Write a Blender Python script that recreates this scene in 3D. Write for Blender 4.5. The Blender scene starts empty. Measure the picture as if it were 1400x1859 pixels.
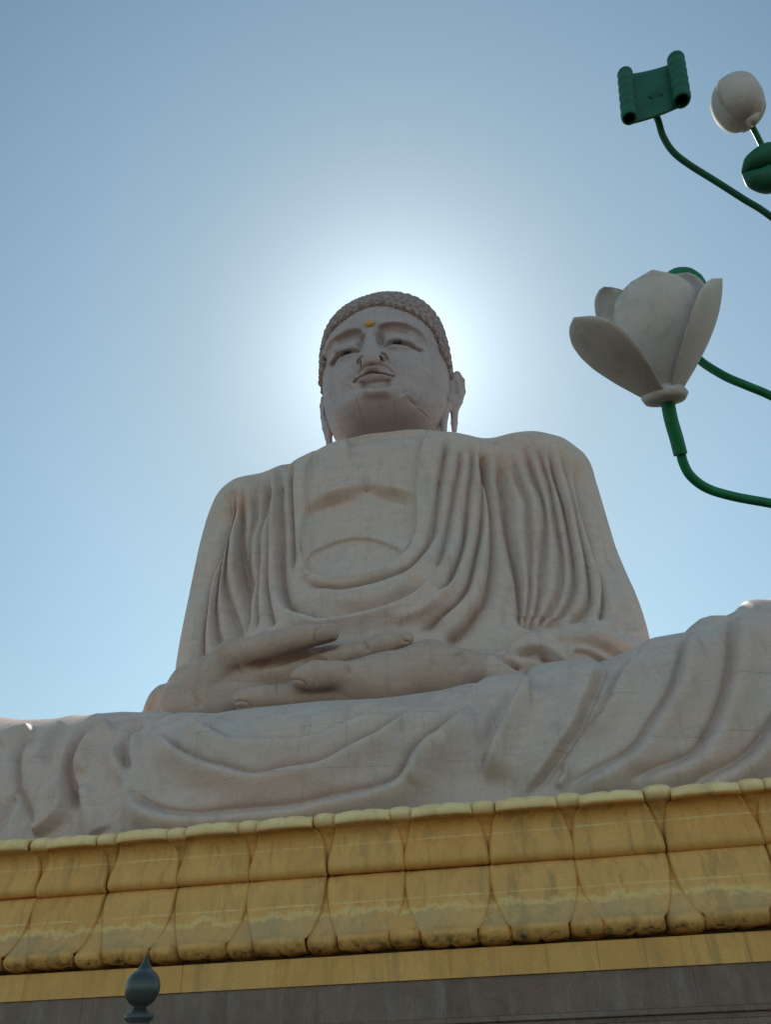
import bpy, math, random
import numpy as np
import openvdb
from mathutils import Matrix, Vector

random.seed(7); rng = np.random.default_rng(7)
scene = bpy.context.scene

# ------------------------------------------------------------------ camera
FPX = 1400.0; PITCH = math.radians(35.5); CAM = np.array([3.4, -12.0, 1.6])
def _cam_axes():
    vp = np.array([-9709.0, 1372.0]); t = FPX * math.tan(PITCH); r = 2.1978661 * math.pi / 180
    s, c = math.sin(r), math.cos(r)
    U = np.array([-s * math.cos(PITCH), -c * math.cos(PITCH), math.sin(PITCH)])
    X = -np.array([vp[0], vp[1], FPX]); X /= np.linalg.norm(X); X -= U * (X @ U); X /= np.linalg.norm(X)
    return np.stack([X, np.cross(U, X), U])
RM = _cam_axes()
def ray(px, py):
    px = np.asarray(px, float); py = np.asarray(py, float)
    return np.stack([px - 700, py - 929.5, np.full(px.shape, FPX)], -1) @ RM.T
def aty(px, py, y):
    d = ray(px, py); t = (y - CAM[1]) / d[..., 1]; return CAM + d * np.asarray(t)[..., None]
def atd(px, py, dep):
    return CAM + ray(px, py) * (np.asarray(dep, float) / FPX)[..., None]
def proj(P):
    q = (np.asarray(P) - CAM) @ RM; return 700 + FPX * q[..., 0] / q[..., 2], 929.5 + FPX * q[..., 1] / q[..., 2], q[..., 2]
cd = bpy.data.cameras.new('camera'); cam = bpy.data.objects.new('camera', cd); scene.collection.objects.link(cam)
cd.sensor_fit = 'HORIZONTAL'; cd.sensor_width = 36; cd.lens = 36.0; cd.clip_start = 0.05; cd.clip_end = 6000
_r, _d, _f = RM @ np.array([1, 0, 0]), RM @ np.array([0, 1, 0]), RM @ np.array([0, 0, 1])
cam.matrix_world = Matrix(((_r[0], -_d[0], -_f[0], CAM[0]), (_r[1], -_d[1], -_f[1], CAM[1]), (_r[2], -_d[2], -_f[2], CAM[2]), (0, 0, 0, 1)))
scene.camera = cam

# ------------------------------------------------------------------ world, sun, exposure
SUN = ray(716, 655); SUN = SUN / np.linalg.norm(SUN)
ELEV = math.asin(SUN[2]); AZ = math.atan2(SUN[0], SUN[1])
SKY_STRENGTH = 0.1
w = bpy.data.worlds.new('World'); scene.world = w; w.use_nodes = True
nt = w.node_tree; nt.nodes.clear(); N = nt.nodes.new; L = nt.links.new
out = N('ShaderNodeOutputWorld'); bg = N('ShaderNodeBackground'); bg.inputs[1].default_value = SKY_STRENGTH
sky = N('ShaderNodeTexSky'); sky.sky_type = 'NISHITA'; sky.sun_disc = False
sky.sun_elevation = ELEV; sky.sun_rotation = AZ
sky.air_density = 1.0; sky.dust_density = 0.4; sky.ozone_density = 1.5; sky.altitude = 100
# hazy aureole round the sun: a function of the angle from the sun, all over the sky
tc = N('ShaderNodeTexCoord'); nm = N('ShaderNodeVectorMath'); nm.operation = 'NORMALIZE'; L(tc.outputs['Generated'], nm.inputs[0])
dt = N('ShaderNodeVectorMath'); dt.operation = 'DOT_PRODUCT'; L(nm.outputs[0], dt.inputs[0]); dt.inputs[1].default_value = tuple(SUN)
def mth(op, a, b=None, clamp=False):
    n = N('ShaderNodeMath'); n.operation = op; n.use_clamp = clamp
    for i, v in enumerate((a, b)):
        if v is None: continue
        if isinstance(v, (int, float)): n.inputs[i].default_value = v
        else: L(v, n.inputs[i])
    return n.outputs[0]
ang = mth('ARCCOSINE', mth('MINIMUM', dt.outputs['Value'], 0.99999))
def bell(width, amp, p=2.0):
    return mth('MULTIPLY', mth('EXPONENT', mth('MULTIPLY', mth('POWER', mth('DIVIDE', ang, width), p), -1.0)), amp)
glow = mth('ADD', bell(0.11, 10.0, 1.4), bell(0.24, 1.3, 2.0))
gc = N('ShaderNodeMix'); gc.data_type = 'RGBA'; gc.blend_type = 'MIX'
vm = N('ShaderNodeVectorMath'); vm.operation = 'SCALE'; vm.inputs[0].default_value = (0.80, 0.97, 1.12); L(glow, vm.inputs['Scale'])
tint = N('ShaderNodeVectorMath'); tint.operation = 'MULTIPLY'; tint.inputs[1].default_value = (1.04, 1.185, 0.965); L(sky.outputs[0], tint.inputs[0])
def hump(c, wdt, amp): return mth('MULTIPLY', mth('EXPONENT', mth('MULTIPLY', mth('POWER', mth('ABSOLUTE', mth('DIVIDE', mth('SUBTRACT', ang, c), wdt)), 2.0), -1.0)), amp)
fac_ = mth('ADD', mth('ADD', mth('SUBTRACT', 1.06, bell(0.27, 0.70, 1.6)), hump(.42, .20, .26)), mth('MULTIPLY', mth('DIVIDE', mth('SUBTRACT', ang, .8), 1.0, True), .8, False))  # last term: sky away from the sun brightened, added to fill the statue's front
fs = N('ShaderNodeVectorMath'); fs.operation = 'SCALE'; L(tint.outputs[0], fs.inputs[0]); L(fac_, fs.inputs['Scale'])
vb = N('ShaderNodeVectorMath'); vb.operation = 'SCALE'; vb.inputs[0].default_value = (0.25, 0.70, 1.45); L(bell(0.34, 1.0, 2.0), vb.inputs['Scale'])
fb = N('ShaderNodeVectorMath'); fb.operation = 'ADD'; L(fs.outputs[0], fb.inputs[0]); L(vb.outputs[0], fb.inputs[1]); fs = fb
ad = N('ShaderNodeVectorMath'); ad.operation = 'ADD'; L(fs.outputs[0], ad.inputs[0]); L(vm.outputs[0], ad.inputs[1])
nt.nodes.remove(gc)
sz = N('ShaderNodeSeparateXYZ'); L(nm.outputs[0], sz.inputs[0])
hz = mth('MULTIPLY', mth('EXPONENT', mth('MULTIPLY', mth('MAXIMUM', sz.outputs[2], 0.0), -3.2)), 2.2)
vh = N('ShaderNodeVectorMath'); vh.operation = 'SCALE'; vh.inputs[0].default_value = (1.0, 0.72, 0.42); L(hz, vh.inputs['Scale'])
a2 = N('ShaderNodeVectorMath'); a2.operation = 'ADD'; L(ad.outputs[0], a2.inputs[0]); L(vh.outputs[0], a2.inputs[1])
L(a2.outputs[0], bg.inputs[0]); L(bg.outputs[0], out.inputs[0])
sd = bpy.data.lights.new('sun', 'SUN'); so = bpy.data.objects.new('sun', sd); scene.collection.objects.link(so)
sd.energy = 4.2; sd.angle = math.radians(0.53); sd.color = (1, 0.95, 0.86)
so.rotation_euler = Vector(SUN).to_track_quat('Z', 'Y').to_euler(); so.location = (0, 30, 40)
scene.view_settings.view_transform = 'Standard'; scene.view_settings.look = 'None'
scene.view_settings.exposure = 0.02; scene.view_settings.gamma = 1.0; scene.view_settings.use_curve_mapping = False

# ------------------------------------------------------------------ materials
def lin(c): return tuple(((v / 255) / 12.92 if v / 255 <= .04045 else ((v / 255 + .055) / 1.055) ** 2.4) for v in c) + (1,)
class Mat:
    def __init__(s, name, rough=0.7, spec=0.3):
        s.m = bpy.data.materials.new(name); s.m.use_nodes = True; s.t = s.m.node_tree
        s.b = s.t.nodes['Principled BSDF']; s.b.inputs['Roughness'].default_value = rough
        s.b.inputs['Specular IOR Level'].default_value = spec
        s.tc = s.n('ShaderNodeTexCoord'); s.co = s.tc.outputs['Object']
        s.geo = s.n('ShaderNodeNewGeometry'); s.wp = s.geo.outputs['Position']
    def n(s, t): return s.t.nodes.new(t)
    def l(s, a, b): s.t.links.new(a, b)
    def math(s, op, a, b=0.0, c=None, clamp=False):
        n = s.n('ShaderNodeMath'); n.operation = op; n.use_clamp = clamp
        for i, v in enumerate((a, b, c)):
            if v is None: continue
            if isinstance(v, (int, float)): n.inputs[i].default_value = v
            else: s.l(v, n.inputs[i])
        return n.outputs[0]
    def noise(s, scale, detail=4, rough=.55, vec=None, dist=0):
        n = s.n('ShaderNodeTexNoise'); n.inputs['Scale'].default_value = scale; n.inputs['Detail'].default_value = detail
        n.inputs['Roughness'].default_value = rough; n.inputs['Distortion'].default_value = dist
        s.l(vec if vec is not None else s.wp, n.inputs['Vector']); return n.outputs['Fac']
    def mapr(s, v, a, b, c=0.0, d=1.0):
        n = s.n('ShaderNodeMapRange'); n.inputs[1].default_value = a; n.inputs[2].default_value = b
        n.inputs[3].default_value = c; n.inputs[4].default_value = d; s.l(v, n.inputs[0]); return n.outputs[0]
    def scale(s, v, sc):
        n = s.n('ShaderNodeVectorMath'); n.operation = 'MULTIPLY'; n.inputs[1].default_value = sc; s.l(v, n.inputs[0]); return n.outputs[0]
    def mix(s, f, a, b, mode='MIX'):
        n = s.n('ShaderNodeMix'); n.data_type = 'RGBA'; n.blend_type = mode
        if isinstance(f, (int, float)): n.inputs[0].default_value = f
        else: s.l(f, n.inputs[0])
        for i, v in ((6, a), (7, b)):
            if isinstance(v, tuple): n.inputs[i].default_value = v if len(v) == 4 else v + (1,)
            else: s.l(v, n.inputs[i])
        return n.outputs[2]
    def color(s, c):
        if isinstance(c, tuple): s.b.inputs['Base Color'].default_value = c if len(c) == 4 else c + (1,)
        else: s.l(c, s.b.inputs['Base Color'])
    def bump(s, h, strength=.3, dist=.01):
        n = s.n('ShaderNodeBump'); n.inputs['Strength'].default_value = strength; n.inputs['Distance'].default_value = dist
        s.l(h, n.inputs['Height']); s.l(n.outputs[0], s.b.inputs['Normal'])
    def xyz(s, v):
        n = s.n('ShaderNodeSeparateXYZ'); s.l(v, n.inputs[0]); return n.outputs
    def comb(s, x, y, z):
        n = s.n('ShaderNodeCombineXYZ')
        for i, v in enumerate((x, y, z)):
            if isinstance(v, (int, float)): n.inputs[i].default_value = v
            else: s.l(v, n.inputs[i])
        return n.outputs[0]

def stone_material(name, c1, c2, c3, bw=1.7, rh=.95, joint=.007):
    m = Mat(name, .62, .35)
    x, y, z = m.xyz(m.wp)
    wob = m.noise(.6, 2)
    bx = m.math('ADD', m.math('ADD', x, m.math('MULTIPLY', y, .55)), m.math('MULTIPLY', wob, .16))
    bz = m.math('ADD', z, m.math('MULTIPLY', m.noise(.5, 2, vec=m.scale(m.wp, (.7, .7, .7))), .22))
    br = m.n('ShaderNodeTexBrick'); m.l(m.comb(bx, bz, 0), br.inputs['Vector'])
    br.inputs['Color1'].default_value = (0, 0, 0, 1); br.inputs['Color2'].default_value = (1, 1, 1, 1); br.inputs['Mortar'].default_value = (.5, .5, .5, 1)
    br.inputs['Scale'].default_value = 1; br.inputs['Brick Width'].default_value = bw; br.inputs['Row Height'].default_value = rh
    br.inputs['Mortar Size'].default_value = joint; br.inputs['Mortar Smooth'].default_value = .4; br.offset = .43; br.squash = .8; br.squash_frequency = 3
    blk = m.n('ShaderNodeSeparateColor'); m.l(br.outputs['Color'], blk.inputs[0])
    per = m.math('MULTIPLY', blk.outputs[0], 1.0)
    big = m.mapr(m.noise(.5, 6, .62), .38, .64)
    col = m.mix(big, c1, c2)
    col = m.mix(m.math('MULTIPLY', per, .5), col, c3)
    vein = m.mapr(m.noise(1.3, 8, .7, m.scale(m.wp, (1, 1, 3.2)), .8), .42, .72)
    col = m.mix(m.math('MULTIPLY', vein, .38), col, tuple(v * .66 for v in c2[:3]) + (1,))
    fine = m.mapr(m.noise(22, 6, .75), .3, .7, .87, 1.10)
    col = m.mix(1.0, col, m.comb(fine, fine, fine), 'MULTIPLY')
    # rain streaks, running down
    st = m.mapr(m.noise(1.6, 6, .65, m.scale(m.wp, (2.6, 2.6, .22))), .52, .8)
    col = m.mix(m.math('MULTIPLY', st, .55), col, tuple(v * .52 for v in c1[:3]) + (1,))
    jt = m.math('MULTIPLY', br.outputs['Fac'], m.mapr(m.noise(2.2, 3), .47, .64, .04, .6))
    col = m.mix(jt, col, tuple(v * .42 for v in c1[:3]) + (1,))
    m.color(col)
    h = m.math('SUBTRACT', m.math('ADD', m.noise(9, 6, .65), m.math('MULTIPLY', m.noise(60, 3), .35)), m.math('MULTIPLY', br.outputs['Fac'], 1.0))
    m.bump(h, .45, .018)
    return m.m
M = {}
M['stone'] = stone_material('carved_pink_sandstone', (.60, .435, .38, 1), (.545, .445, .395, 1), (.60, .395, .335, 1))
M['face'] = stone_material('head_sandstone', (.46, .355, .36, 1), (.40, .315, .32, 1), (.47, .35, .34, 1), 2.3, 1.7, .006)  # darker and cooler than the body: sky-glow tone put into the colour
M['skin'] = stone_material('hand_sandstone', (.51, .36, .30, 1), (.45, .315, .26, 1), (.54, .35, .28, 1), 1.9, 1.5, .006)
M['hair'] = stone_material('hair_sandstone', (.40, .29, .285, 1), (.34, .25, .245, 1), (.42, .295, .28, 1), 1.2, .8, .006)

def gold_material():
    m = Mat('weathered_ochre_paint', .6, .3)
    oi = m.n('ShaderNodeObjectInfo'); rnd = oi.outputs['Random']
    p = m.n('ShaderNodeVectorMath'); p.operation = 'ADD'; m.l(m.wp, p.inputs[0])
    m.l(m.comb(m.math('MULTIPLY', rnd, 37.0), 0, m.math('MULTIPLY', rnd, 11.0)), p.inputs[1]); v = p.outputs[0]
    base = m.mix(m.mapr(m.noise(1.4, 5, .6), .3, .7), (.78, .385, .11, 1), (.60, .28, .078, 1))
    base = m.mix(m.math('MULTIPLY', rnd, .35), base, (.74, .435, .16, 1))
    streak = m.mapr(m.noise(2.6, 5, .7, m.scale(v, (2.2, 2.2, .28))), .50, .66)
    band = m.math('MULTIPLY', m.mapr(m.noise(1.0, 5, .6, m.scale(v, (4.2, 4.2, .35))), .54, .62), m.mapr(m.noise(.8, 2, .5, m.wp), .40, .60, .15, 1))
    base = m.mix(m.math('MULTIPLY', band, .55), base, (.33, .20, .075, 1))
    base = m.mix(m.math('MULTIPLY', streak, .5), base, (.38, .225, .08, 1))
    x, y, z = m.xyz(m.wp)
    # worn patch where the paint has washed off on the lower half of the drooping row
    edge = m.math('ADD', z, m.math('MULTIPLY', m.noise(3.2, 6, .7, v), .46))
    worn = m.math('MULTIPLY', m.math('MULTIPLY', m.mapr(edge, 3.62, 3.57), m.mapr(z, 3.05, 3.12)), m.mapr(m.noise(.9, 3, .5, v), .35, .62, .25, 1.2))
    base = m.mix(m.math('MULTIPLY', worn, .42), base, (.44, .33, .20, 1))
    pale = m.math('MULTIPLY', m.mapr(edge, 3.565, 3.60), m.mapr(edge, 3.68, 3.63))
    base = m.mix(m.math('MULTIPLY', pale, .45), base, (.84, .60, .26, 1))
    zj = m.math('ADD', z, m.math('MULTIPLY', m.noise(2.5, 3, .6, v), .03))
    jl = m.math('MAXIMUM', m.mapr(m.math('ABSOLUTE', m.math('SUBTRACT', zj, 4.355)), .016, .008), m.mapr(m.math('ABSOLUTE', m.math('SUBTRACT', zj, 3.545)), .016, .008))
    base = m.mix(m.math('MULTIPLY', m.math('MULTIPLY', jl, m.mapr(m.noise(3, 5, .7, v), .38, .6, .15, 1)), .5), base, (.85, .62, .30, 1))
    blot = m.mapr(m.noise(5, 7, .75, v), .56, .66)
    base = m.mix(m.math('MULTIPLY', blot, .4), base, (.44, .30, .13, 1))
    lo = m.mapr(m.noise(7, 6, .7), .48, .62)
    tip_dark = m.math('MULTIPLY', m.mapr(m.math('ABSOLUTE', m.math('SUBTRACT', z, 2.93)), .10, .02), lo)  # near-black blotches in a band round the lower petal tips
    base = m.mix(m.math('MULTIPLY', tip_dark, .85), base, (.035, .028, .02, 1))
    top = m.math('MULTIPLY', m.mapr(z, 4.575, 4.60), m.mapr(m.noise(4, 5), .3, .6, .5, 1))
    base = m.mix(m.math('MULTIPLY', top, .8), base, (.92, .69, .37, 1))  # cream lip tops: pale worn paint, plus sky light put into the colour
    f = m.mapr(m.noise(60, 3, .7), .3, .7, .88, 1.1)
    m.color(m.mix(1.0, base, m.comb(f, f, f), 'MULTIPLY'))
    m.bump(m.math('ADD', m.noise(14, 6, .65), m.math('MULTIPLY', streak, .25)), .4, .012)
    return m.m
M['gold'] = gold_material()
def simple(name, c1, c2, rough=.6, spec=.3, sc=3, dirt=None, dsc=8, damt=.5, bump=.2, bd=.004, metal=0):
    m = Mat(name, rough, spec); c = m.mix(m.mapr(m.noise(sc, 5, .6, m.co), .3, .7), c1, c2)
    if dirt: c = m.mix(m.math('MULTIPLY', m.mapr(m.noise(dsc, 7, .75, m.co), .5, .68), damt), c, dirt)
    m.color(c); m.bump(m.noise(sc * 12, 4, .6, m.co), bump, bd); m.b.inputs['Metallic'].default_value = metal
    return m.m
def darkstone():
    m = Mat('dark_red_sandstone', .8, .2); oi = m.n('ShaderNodeObjectInfo')
    c = m.mix(m.mapr(m.noise(2.2, 6, .65), .3, .7), (.235, .14, .105, 1), (.15, .092, .073, 1))
    c = m.mix(m.math('MULTIPLY', oi.outputs['Random'], .4), c, (.26, .20, .17, 1))
    st = m.mapr(m.noise(2.5, 5, .7, m.scale(m.wp, (2.4, 2.4, .4))), .5, .72)
    c = m.mix(m.math('MULTIPLY', st, .45), c, (.31, .26, .225, 1))
    f = m.mapr(m.noise(90, 3, .8), .3, .7, .6, 1.35)
    m.color(m.mix(1.0, c, m.comb(f, f, f), 'MULTIPLY')); m.bump(m.noise(70, 4, .8), .6, .006); return m.m
M['dark'] = darkstone()
M['core'] = simple('mortar_core', (.2, .15, .1, 1), (.13, .1, .07, 1), .9, .1)
M['green'] = simple('green_enamel', (.008, .18, .07, 1), (.006, .13, .052, 1), .5, .3, 4, (.02, .06, .035, 1), 9, .5)
M['green2'] = simple('dark_green_enamel', (.010, .12, .062, 1), (.008, .085, .048, 1), .55, .3, 5, (.03, .05, .04, 1), 9, .6)
M['white'] = simple('dusty_white_enamel', (.60, .515, .495, 1), (.51, .44, .425, 1), .75, .15, 2.5, (.3, .265, .235, 1), 7, .5, .3, .004)
M['iron'] = simple('grey_green_iron', (.055, .063, .062, 1), (.032, .038, .038, 1), .34, .5, 16, (.02, .045, .03, 1), 30, .6, .3, .002)
M['black'] = simple('black_stone', (.012, .011, .012, 1), (.02, .018, .018, 1), .4, .4)
M['mark'] = simple('ochre_mark', (.56, .33, .09, 1), (.48, .27, .07, 1), .5, .4)
M['paving'] = simple('worn_paving', (.135, .11, .082, 1), (.11, .09, .068, 1), .8, .2, .3, (.09, .08, .065, 1), 1.2, .4)

# ------------------------------------------------------------------ helpers
col = scene.collection
def mesh_obj(name, V, F, mat, parent=None, smooth=True):
    V = np.ascontiguousarray(V, np.float32)
    me = bpy.data.meshes.new(name)
    if isinstance(F, np.ndarray):
        k = F.shape[1]; me.vertices.add(len(V)); me.vertices.foreach_set('co', V.ravel())
        me.loops.add(F.size); me.loops.foreach_set('vertex_index', F.astype(np.int32).ravel())
        me.polygons.add(len(F)); me.polygons.foreach_set('loop_start', np.arange(0, F.size, k, dtype=np.int32))
        me.update(calc_edges=True)
    else:
        me.from_pydata([tuple(map(float, v)) for v in V], [], F)
    me.polygons.foreach_set('use_smooth', np.full(len(me.polygons), smooth)); me.materials.append(mat); me.update()
    o = bpy.data.objects.new(name, me); col.objects.link(o)
    if parent is not None: o.parent = parent
    return o
def empty(name, loc, label, cat, group=None):
    o = bpy.data.objects.new(name, None); o.location = loc; col.objects.link(o); o['label'] = label; o['category'] = cat
    if group: o['group'] = group
    return o
def under(o, root):
    o.parent = root; o.matrix_parent_inverse = Matrix.Translation(root.location).inverted(); return o
def ellf(X, Y, Z, c, r):
    k0 = np.sqrt(((X - c[0]) / r[0]) ** 2 + ((Y - c[1]) / r[1]) ** 2 + ((Z - c[2]) / r[2]) ** 2)
    return (k0 - 1) * min(r)
def cone(X, Y, Z, a, b, ra, rb, sq=(1, 1, 1)):
    a = np.array(a, float); b = np.array(b, float); sq = np.array(sq, float)
    d = (b - a) * sq; L2 = max(float(d @ d), 1e-9)
    x, y, z = (X - a[0]) * sq[0], (Y - a[1]) * sq[1], (Z - a[2]) * sq[2]
    t = np.clip((x * d[0] + y * d[1] + z * d[2]) / L2, 0, 1)
    return np.sqrt((x - t * d[0]) ** 2 + (y - t * d[1]) ** 2 + (z - t * d[2]) ** 2) - (ra + (rb - ra) * t)
def smin(a, b, k):
    h = np.clip(.5 + .5 * (b - a) / k, 0, 1); return b + (a - b) * h - k * h * (1 - h)
def smax(a, b, k): return -smin(-a, -b, k)
def sst(x, a, b):
    t = np.clip((x - a) / (b - a), 0, 1); return t * t * (3 - 2 * t)
def grid(lo, hi, h):
    ax = [np.arange(lo[i], hi[i] + h, h, dtype=np.float32) for i in range(3)]
    return ax[0][:, None, None], ax[1][None, :, None], ax[2][None, None, :]
def extract(F, lo, h):
    F = np.clip(F, -3 * h, 3 * h).astype(np.float32)
    g = openvdb.FloatGrid(float(3 * h)); g.copyFromArray(F)
    P, Q = g.convertToQuads(isovalue=0.0)
    return np.asarray(P, np.float64) * h + np.array(lo, float), np.asarray(Q, np.int64)[:, ::-1]
def vnormals(V, Q):
    a, b, c, d = (V[Q[:, i]] for i in range(4)); n = np.cross(c - a, d - b); out_ = np.zeros_like(V)
    for i in range(4):
        for k in range(3): out_[:, k] += np.bincount(Q[:, i], n[:, k], len(V))
    return out_ / (np.linalg.norm(out_, axis=1, keepdims=True) + 1e-12)
def relax(V, Q, it=2, f=.5):
    for _ in range(it):
        acc = np.zeros_like(V); cnt = np.zeros(len(V))
        for i in range(4):
            j = (i + 1) % 4
            for a, b in ((i, j), (j, i)):
                for k in range(3): acc[:, k] += np.bincount(Q[:, a], V[Q[:, b], k], len(V))
                cnt += np.bincount(Q[:, a], minlength=len(V))
        V = V + f * (acc / np.maximum(cnt, 1)[:, None] - V)
    return V
def subdiv(V, Q):
    n = len(V); E_ = np.concatenate([Q[:, [0, 1]], Q[:, [1, 2]], Q[:, [2, 3]], Q[:, [3, 0]]]); E_.sort(1)
    key = E_[:, 0] * n + E_[:, 1]; u, inv = np.unique(key, return_inverse=True); inv = inv.reshape(-1)
    em = (V[u // n] + V[u % n]) / 2; fc = V[Q].mean(1); m = len(Q); e = inv.reshape(4, m) + n; f = np.arange(m) + n + len(u)
    # pull old points in a little so the finer surface stays smooth
    NQ = np.concatenate([np.stack([Q[:, 0], e[0], f, e[3]], 1), np.stack([e[0], Q[:, 1], e[1], f], 1), np.stack([f, e[1], Q[:, 2], e[2]], 1), np.stack([e[3], f, e[2], Q[:, 3]], 1)])
    NV = np.concatenate([V, em, fc]); return relax(NV, NQ, 1, .5), NQ
def orient(V, Q):
    n = vnormals(V, Q); c = V.mean(0)
    return Q if ((V - c) * n).sum() > 0 else Q[:, ::-1]
def crom(P, sub=5, closed=False):
    P = np.asarray(P, float); out_ = []
    n = len(P); rngk = range(n if closed else n - 1)
    for i in rngk:
        p0 = P[(i - 1) % n] if closed or i > 0 else 2 * P[0] - P[1]
        p1 = P[i]; p2 = P[(i + 1) % n]
        p3 = P[(i + 2) % n] if closed or i < n - 2 else 2 * P[-1] - P[-2]
        for t in np.arange(sub) / sub:
            out_.append(.5 * ((2 * p1) + (-p0 + p2) * t + (2 * p0 - 5 * p1 + 4 * p2 - p3) * t * t + (-p0 + 3 * p1 - 3 * p2 + p3) * t ** 3))
    if not closed: out_.append(P[-1])
    return np.array(out_)
def seg_dist(qx, qy, P):
    """distance to polyline, side (+ = left of travel as seen in the picture), position 0..1"""
    A = P[:-1]; D = P[1:] - A; L2 = (D ** 2).sum(1) + 1e-9; cum = np.concatenate([[0], np.cumsum(np.sqrt(L2))])
    best = np.full(qx.shape, 1e9); side = np.zeros(qx.shape); pos = np.zeros(qx.shape)
    for i in range(len(A)):
        dx = qx - A[i, 0]; dy = qy - A[i, 1]
        t = np.clip((dx * D[i, 0] + dy * D[i, 1]) / L2[i], 0, 1)
        ex = dx - t * D[i, 0]; ey = dy - t * D[i, 1]; d = ex * ex + ey * ey
        m = d < best; best = np.where(m, d, best)
        side = np.where(m, D[i, 0] * dy - D[i, 1] * dx, side)   # picture y runs down: >0 is to the right of travel
        pos = np.where(m, (cum[i] + t * (cum[i + 1] - cum[i])) / cum[-1], pos)
    return np.sqrt(best), -np.sign(side), pos
def carve(V, Q, strokes, gain=1.0, relaxed=0, extra=None, ws=1.0, topfade=0.0):
    """push a surface in and out along its normals; strokes: (points, height, width left, width right, kind, taper0, taper1)
    in picture units, turned into metres by the distance of the surface."""
    n = vnormals(V, Q); px, py, zc = proj(V); mpp = zc / FPX
    view = (CAM - V); view /= np.linalg.norm(view, axis=1, keepdims=True)
    vis = sst((n * view).sum(1), -.15, .12) * (1 - topfade * sst(n[:, 2], .55, .95))
    H = np.zeros(len(V))
    for st in strokes:
        P, A, wl, wr = st[:4]; kind = st[4] if len(st) > 4 else 'g'; t0 = st[5] if len(st) > 5 else .12; t1 = st[6] if len(st) > 6 else .12
        P = crom(P); wl, wr = wl * ws, wr * ws; R = 2.6 * max(wl, wr)
        if kind in 'cC': R = 3.6 * max(wl, wr)
        m = (px > P[:, 0].min() - R) & (px < P[:, 0].max() + R) & (py > P[:, 1].min() - R) & (py < P[:, 1].max() + R) & (vis > 0)
        idx = np.nonzero(m)[0]
        if not len(idx): continue
        d, s, p = seg_dist(px[idx], py[idx], P)
        wd = np.where(s > 0, wl, wr)
        if kind == 'z':
            w1, w2 = min(wl, wr), max(wl, wr); long_ = (s > 0) == (wl > wr)
            h = np.where(long_, (1 - np.exp(-(d / (.6 * w1)) ** 1.4)) * np.exp(-(d / w2) ** 2), .22 * (1 - np.exp(-d / 5)) * np.exp(-(d / (1.6 * w1)) ** 2))
        elif kind == 'l':
            wn = min(wl, wr); h = np.exp(-(d / wd) ** 2) - np.where((s > 0) == (wl < wr), .3 * np.exp(-((d - 1.7 * wn) / (.6 * wn)) ** 2), 0)
        else: h = np.exp(-(d / wd) ** 2) if kind == 'g' else np.exp(-d / wd) - .03
        if kind == 'c': h = np.maximum(h, 0)
        tp = 1.0
        if t0 > 0: tp = tp * sst(p, 0, t0)
        if t1 > 0: tp = tp * sst(1 - p, 0, t1)
        H[idx] += A * h * tp * mpp[idx]
    if extra is not None: H += extra(px, py, V) * mpp / gain
    V = V + n * (H * vis * gain)[:, None]
    if relaxed: V = relax(V, Q, relaxed, .4)
    return V
def poly_sd(qx, qy, P):
    """signed distance to a closed polygon, negative inside"""
    P = np.asarray(P, float); P2 = np.roll(P, -1, 0)
    best = np.full(qx.shape, 1e9); ins = np.zeros(qx.shape, bool)
    for a, b in zip(P, P2):
        e = b - a; dx = qx - a[0]; dy = qy - a[1]; t = np.clip((dx * e[0] + dy * e[1]) / (e @ e + 1e-12), 0, 1)
        best = np.minimum(best, (dx - t * e[0]) ** 2 + (dy - t * e[1]) ** 2)
        if a[1] != b[1]:
            c = ((a[1] > qy) != (b[1] > qy)) & (qx < (b[0] - a[0]) * (qy - a[1]) / (b[1] - a[1]) + a[0]); ins ^= c
    d = np.sqrt(best); return np.where(ins, -d, d)
def tube(pts, radii, ns=12, closed_ends=True):
    P = np.asarray(pts, float); n = len(P); T = np.gradient(P, axis=0); T /= np.linalg.norm(T, axis=1, keepdims=True)
    up = np.array([0, 0, 1.0]) if abs(T[0][2]) < .9 else np.array([1.0, 0, 0]); V = []; F_ = []
    u = np.cross(T[0], up); u /= np.linalg.norm(u)
    for i in range(n):
        u = u - T[i] * (u @ T[i]); u /= np.linalg.norm(u); v = np.cross(T[i], u)
        for k in range(ns):
            a = 2 * math.pi * k / ns; V.append(P[i] + radii[i] * (math.cos(a) * u + math.sin(a) * v))
    for i in range(n - 1):
        for k in range(ns):
            k2 = (k + 1) % ns; F_.append((i * ns + k, i * ns + k2, (i + 1) * ns + k2, (i + 1) * ns + k))
    if closed_ends: F_.append(tuple(range(ns))[::-1]); F_.append(tuple((n - 1) * ns + k for k in range(ns)))
    return np.array(V), F_
def box(x0, x1, y0, y1, z0, z1, b=.008):
    """a box with chamfered edges"""
    V = []; F_ = []
    lv = [(z0, b), (z0 + b, 0), (z1 - b, 0), (z1, b)]
    for z, i in lv:
        for (sx, sy) in ((x0 + i, y0 + i), (x1 - i, y0 + i), (x1 - i, y1 - i), (x0 + i, y1 - i)): V.append((sx, sy, z))
    for r in range(3):
        for k in range(4): F_.append((r * 4 + k, r * 4 + (k + 1) % 4, (r + 1) * 4 + (k + 1) % 4, (r + 1) * 4 + k))
    F_ += [(3, 2, 1, 0), (12, 13, 14, 15)]
    return np.array(V), F_
PR = lambda *a: [(a[i], a[i + 1]) for i in range(0, len(a), 2)]

# ------------------------------------------------------------------ ground
gv = np.array([[-1500, -1500, 0], [1500, -1500, 0], [1500, 1500, 0], [-1500, 1500, 0]], float)
g = mesh_obj('ground', gv, [(0, 1, 2, 3)], M['paving'], None, False); g['kind'] = 'structure'
g['label'] = 'brown paved ground around the statue'

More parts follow.
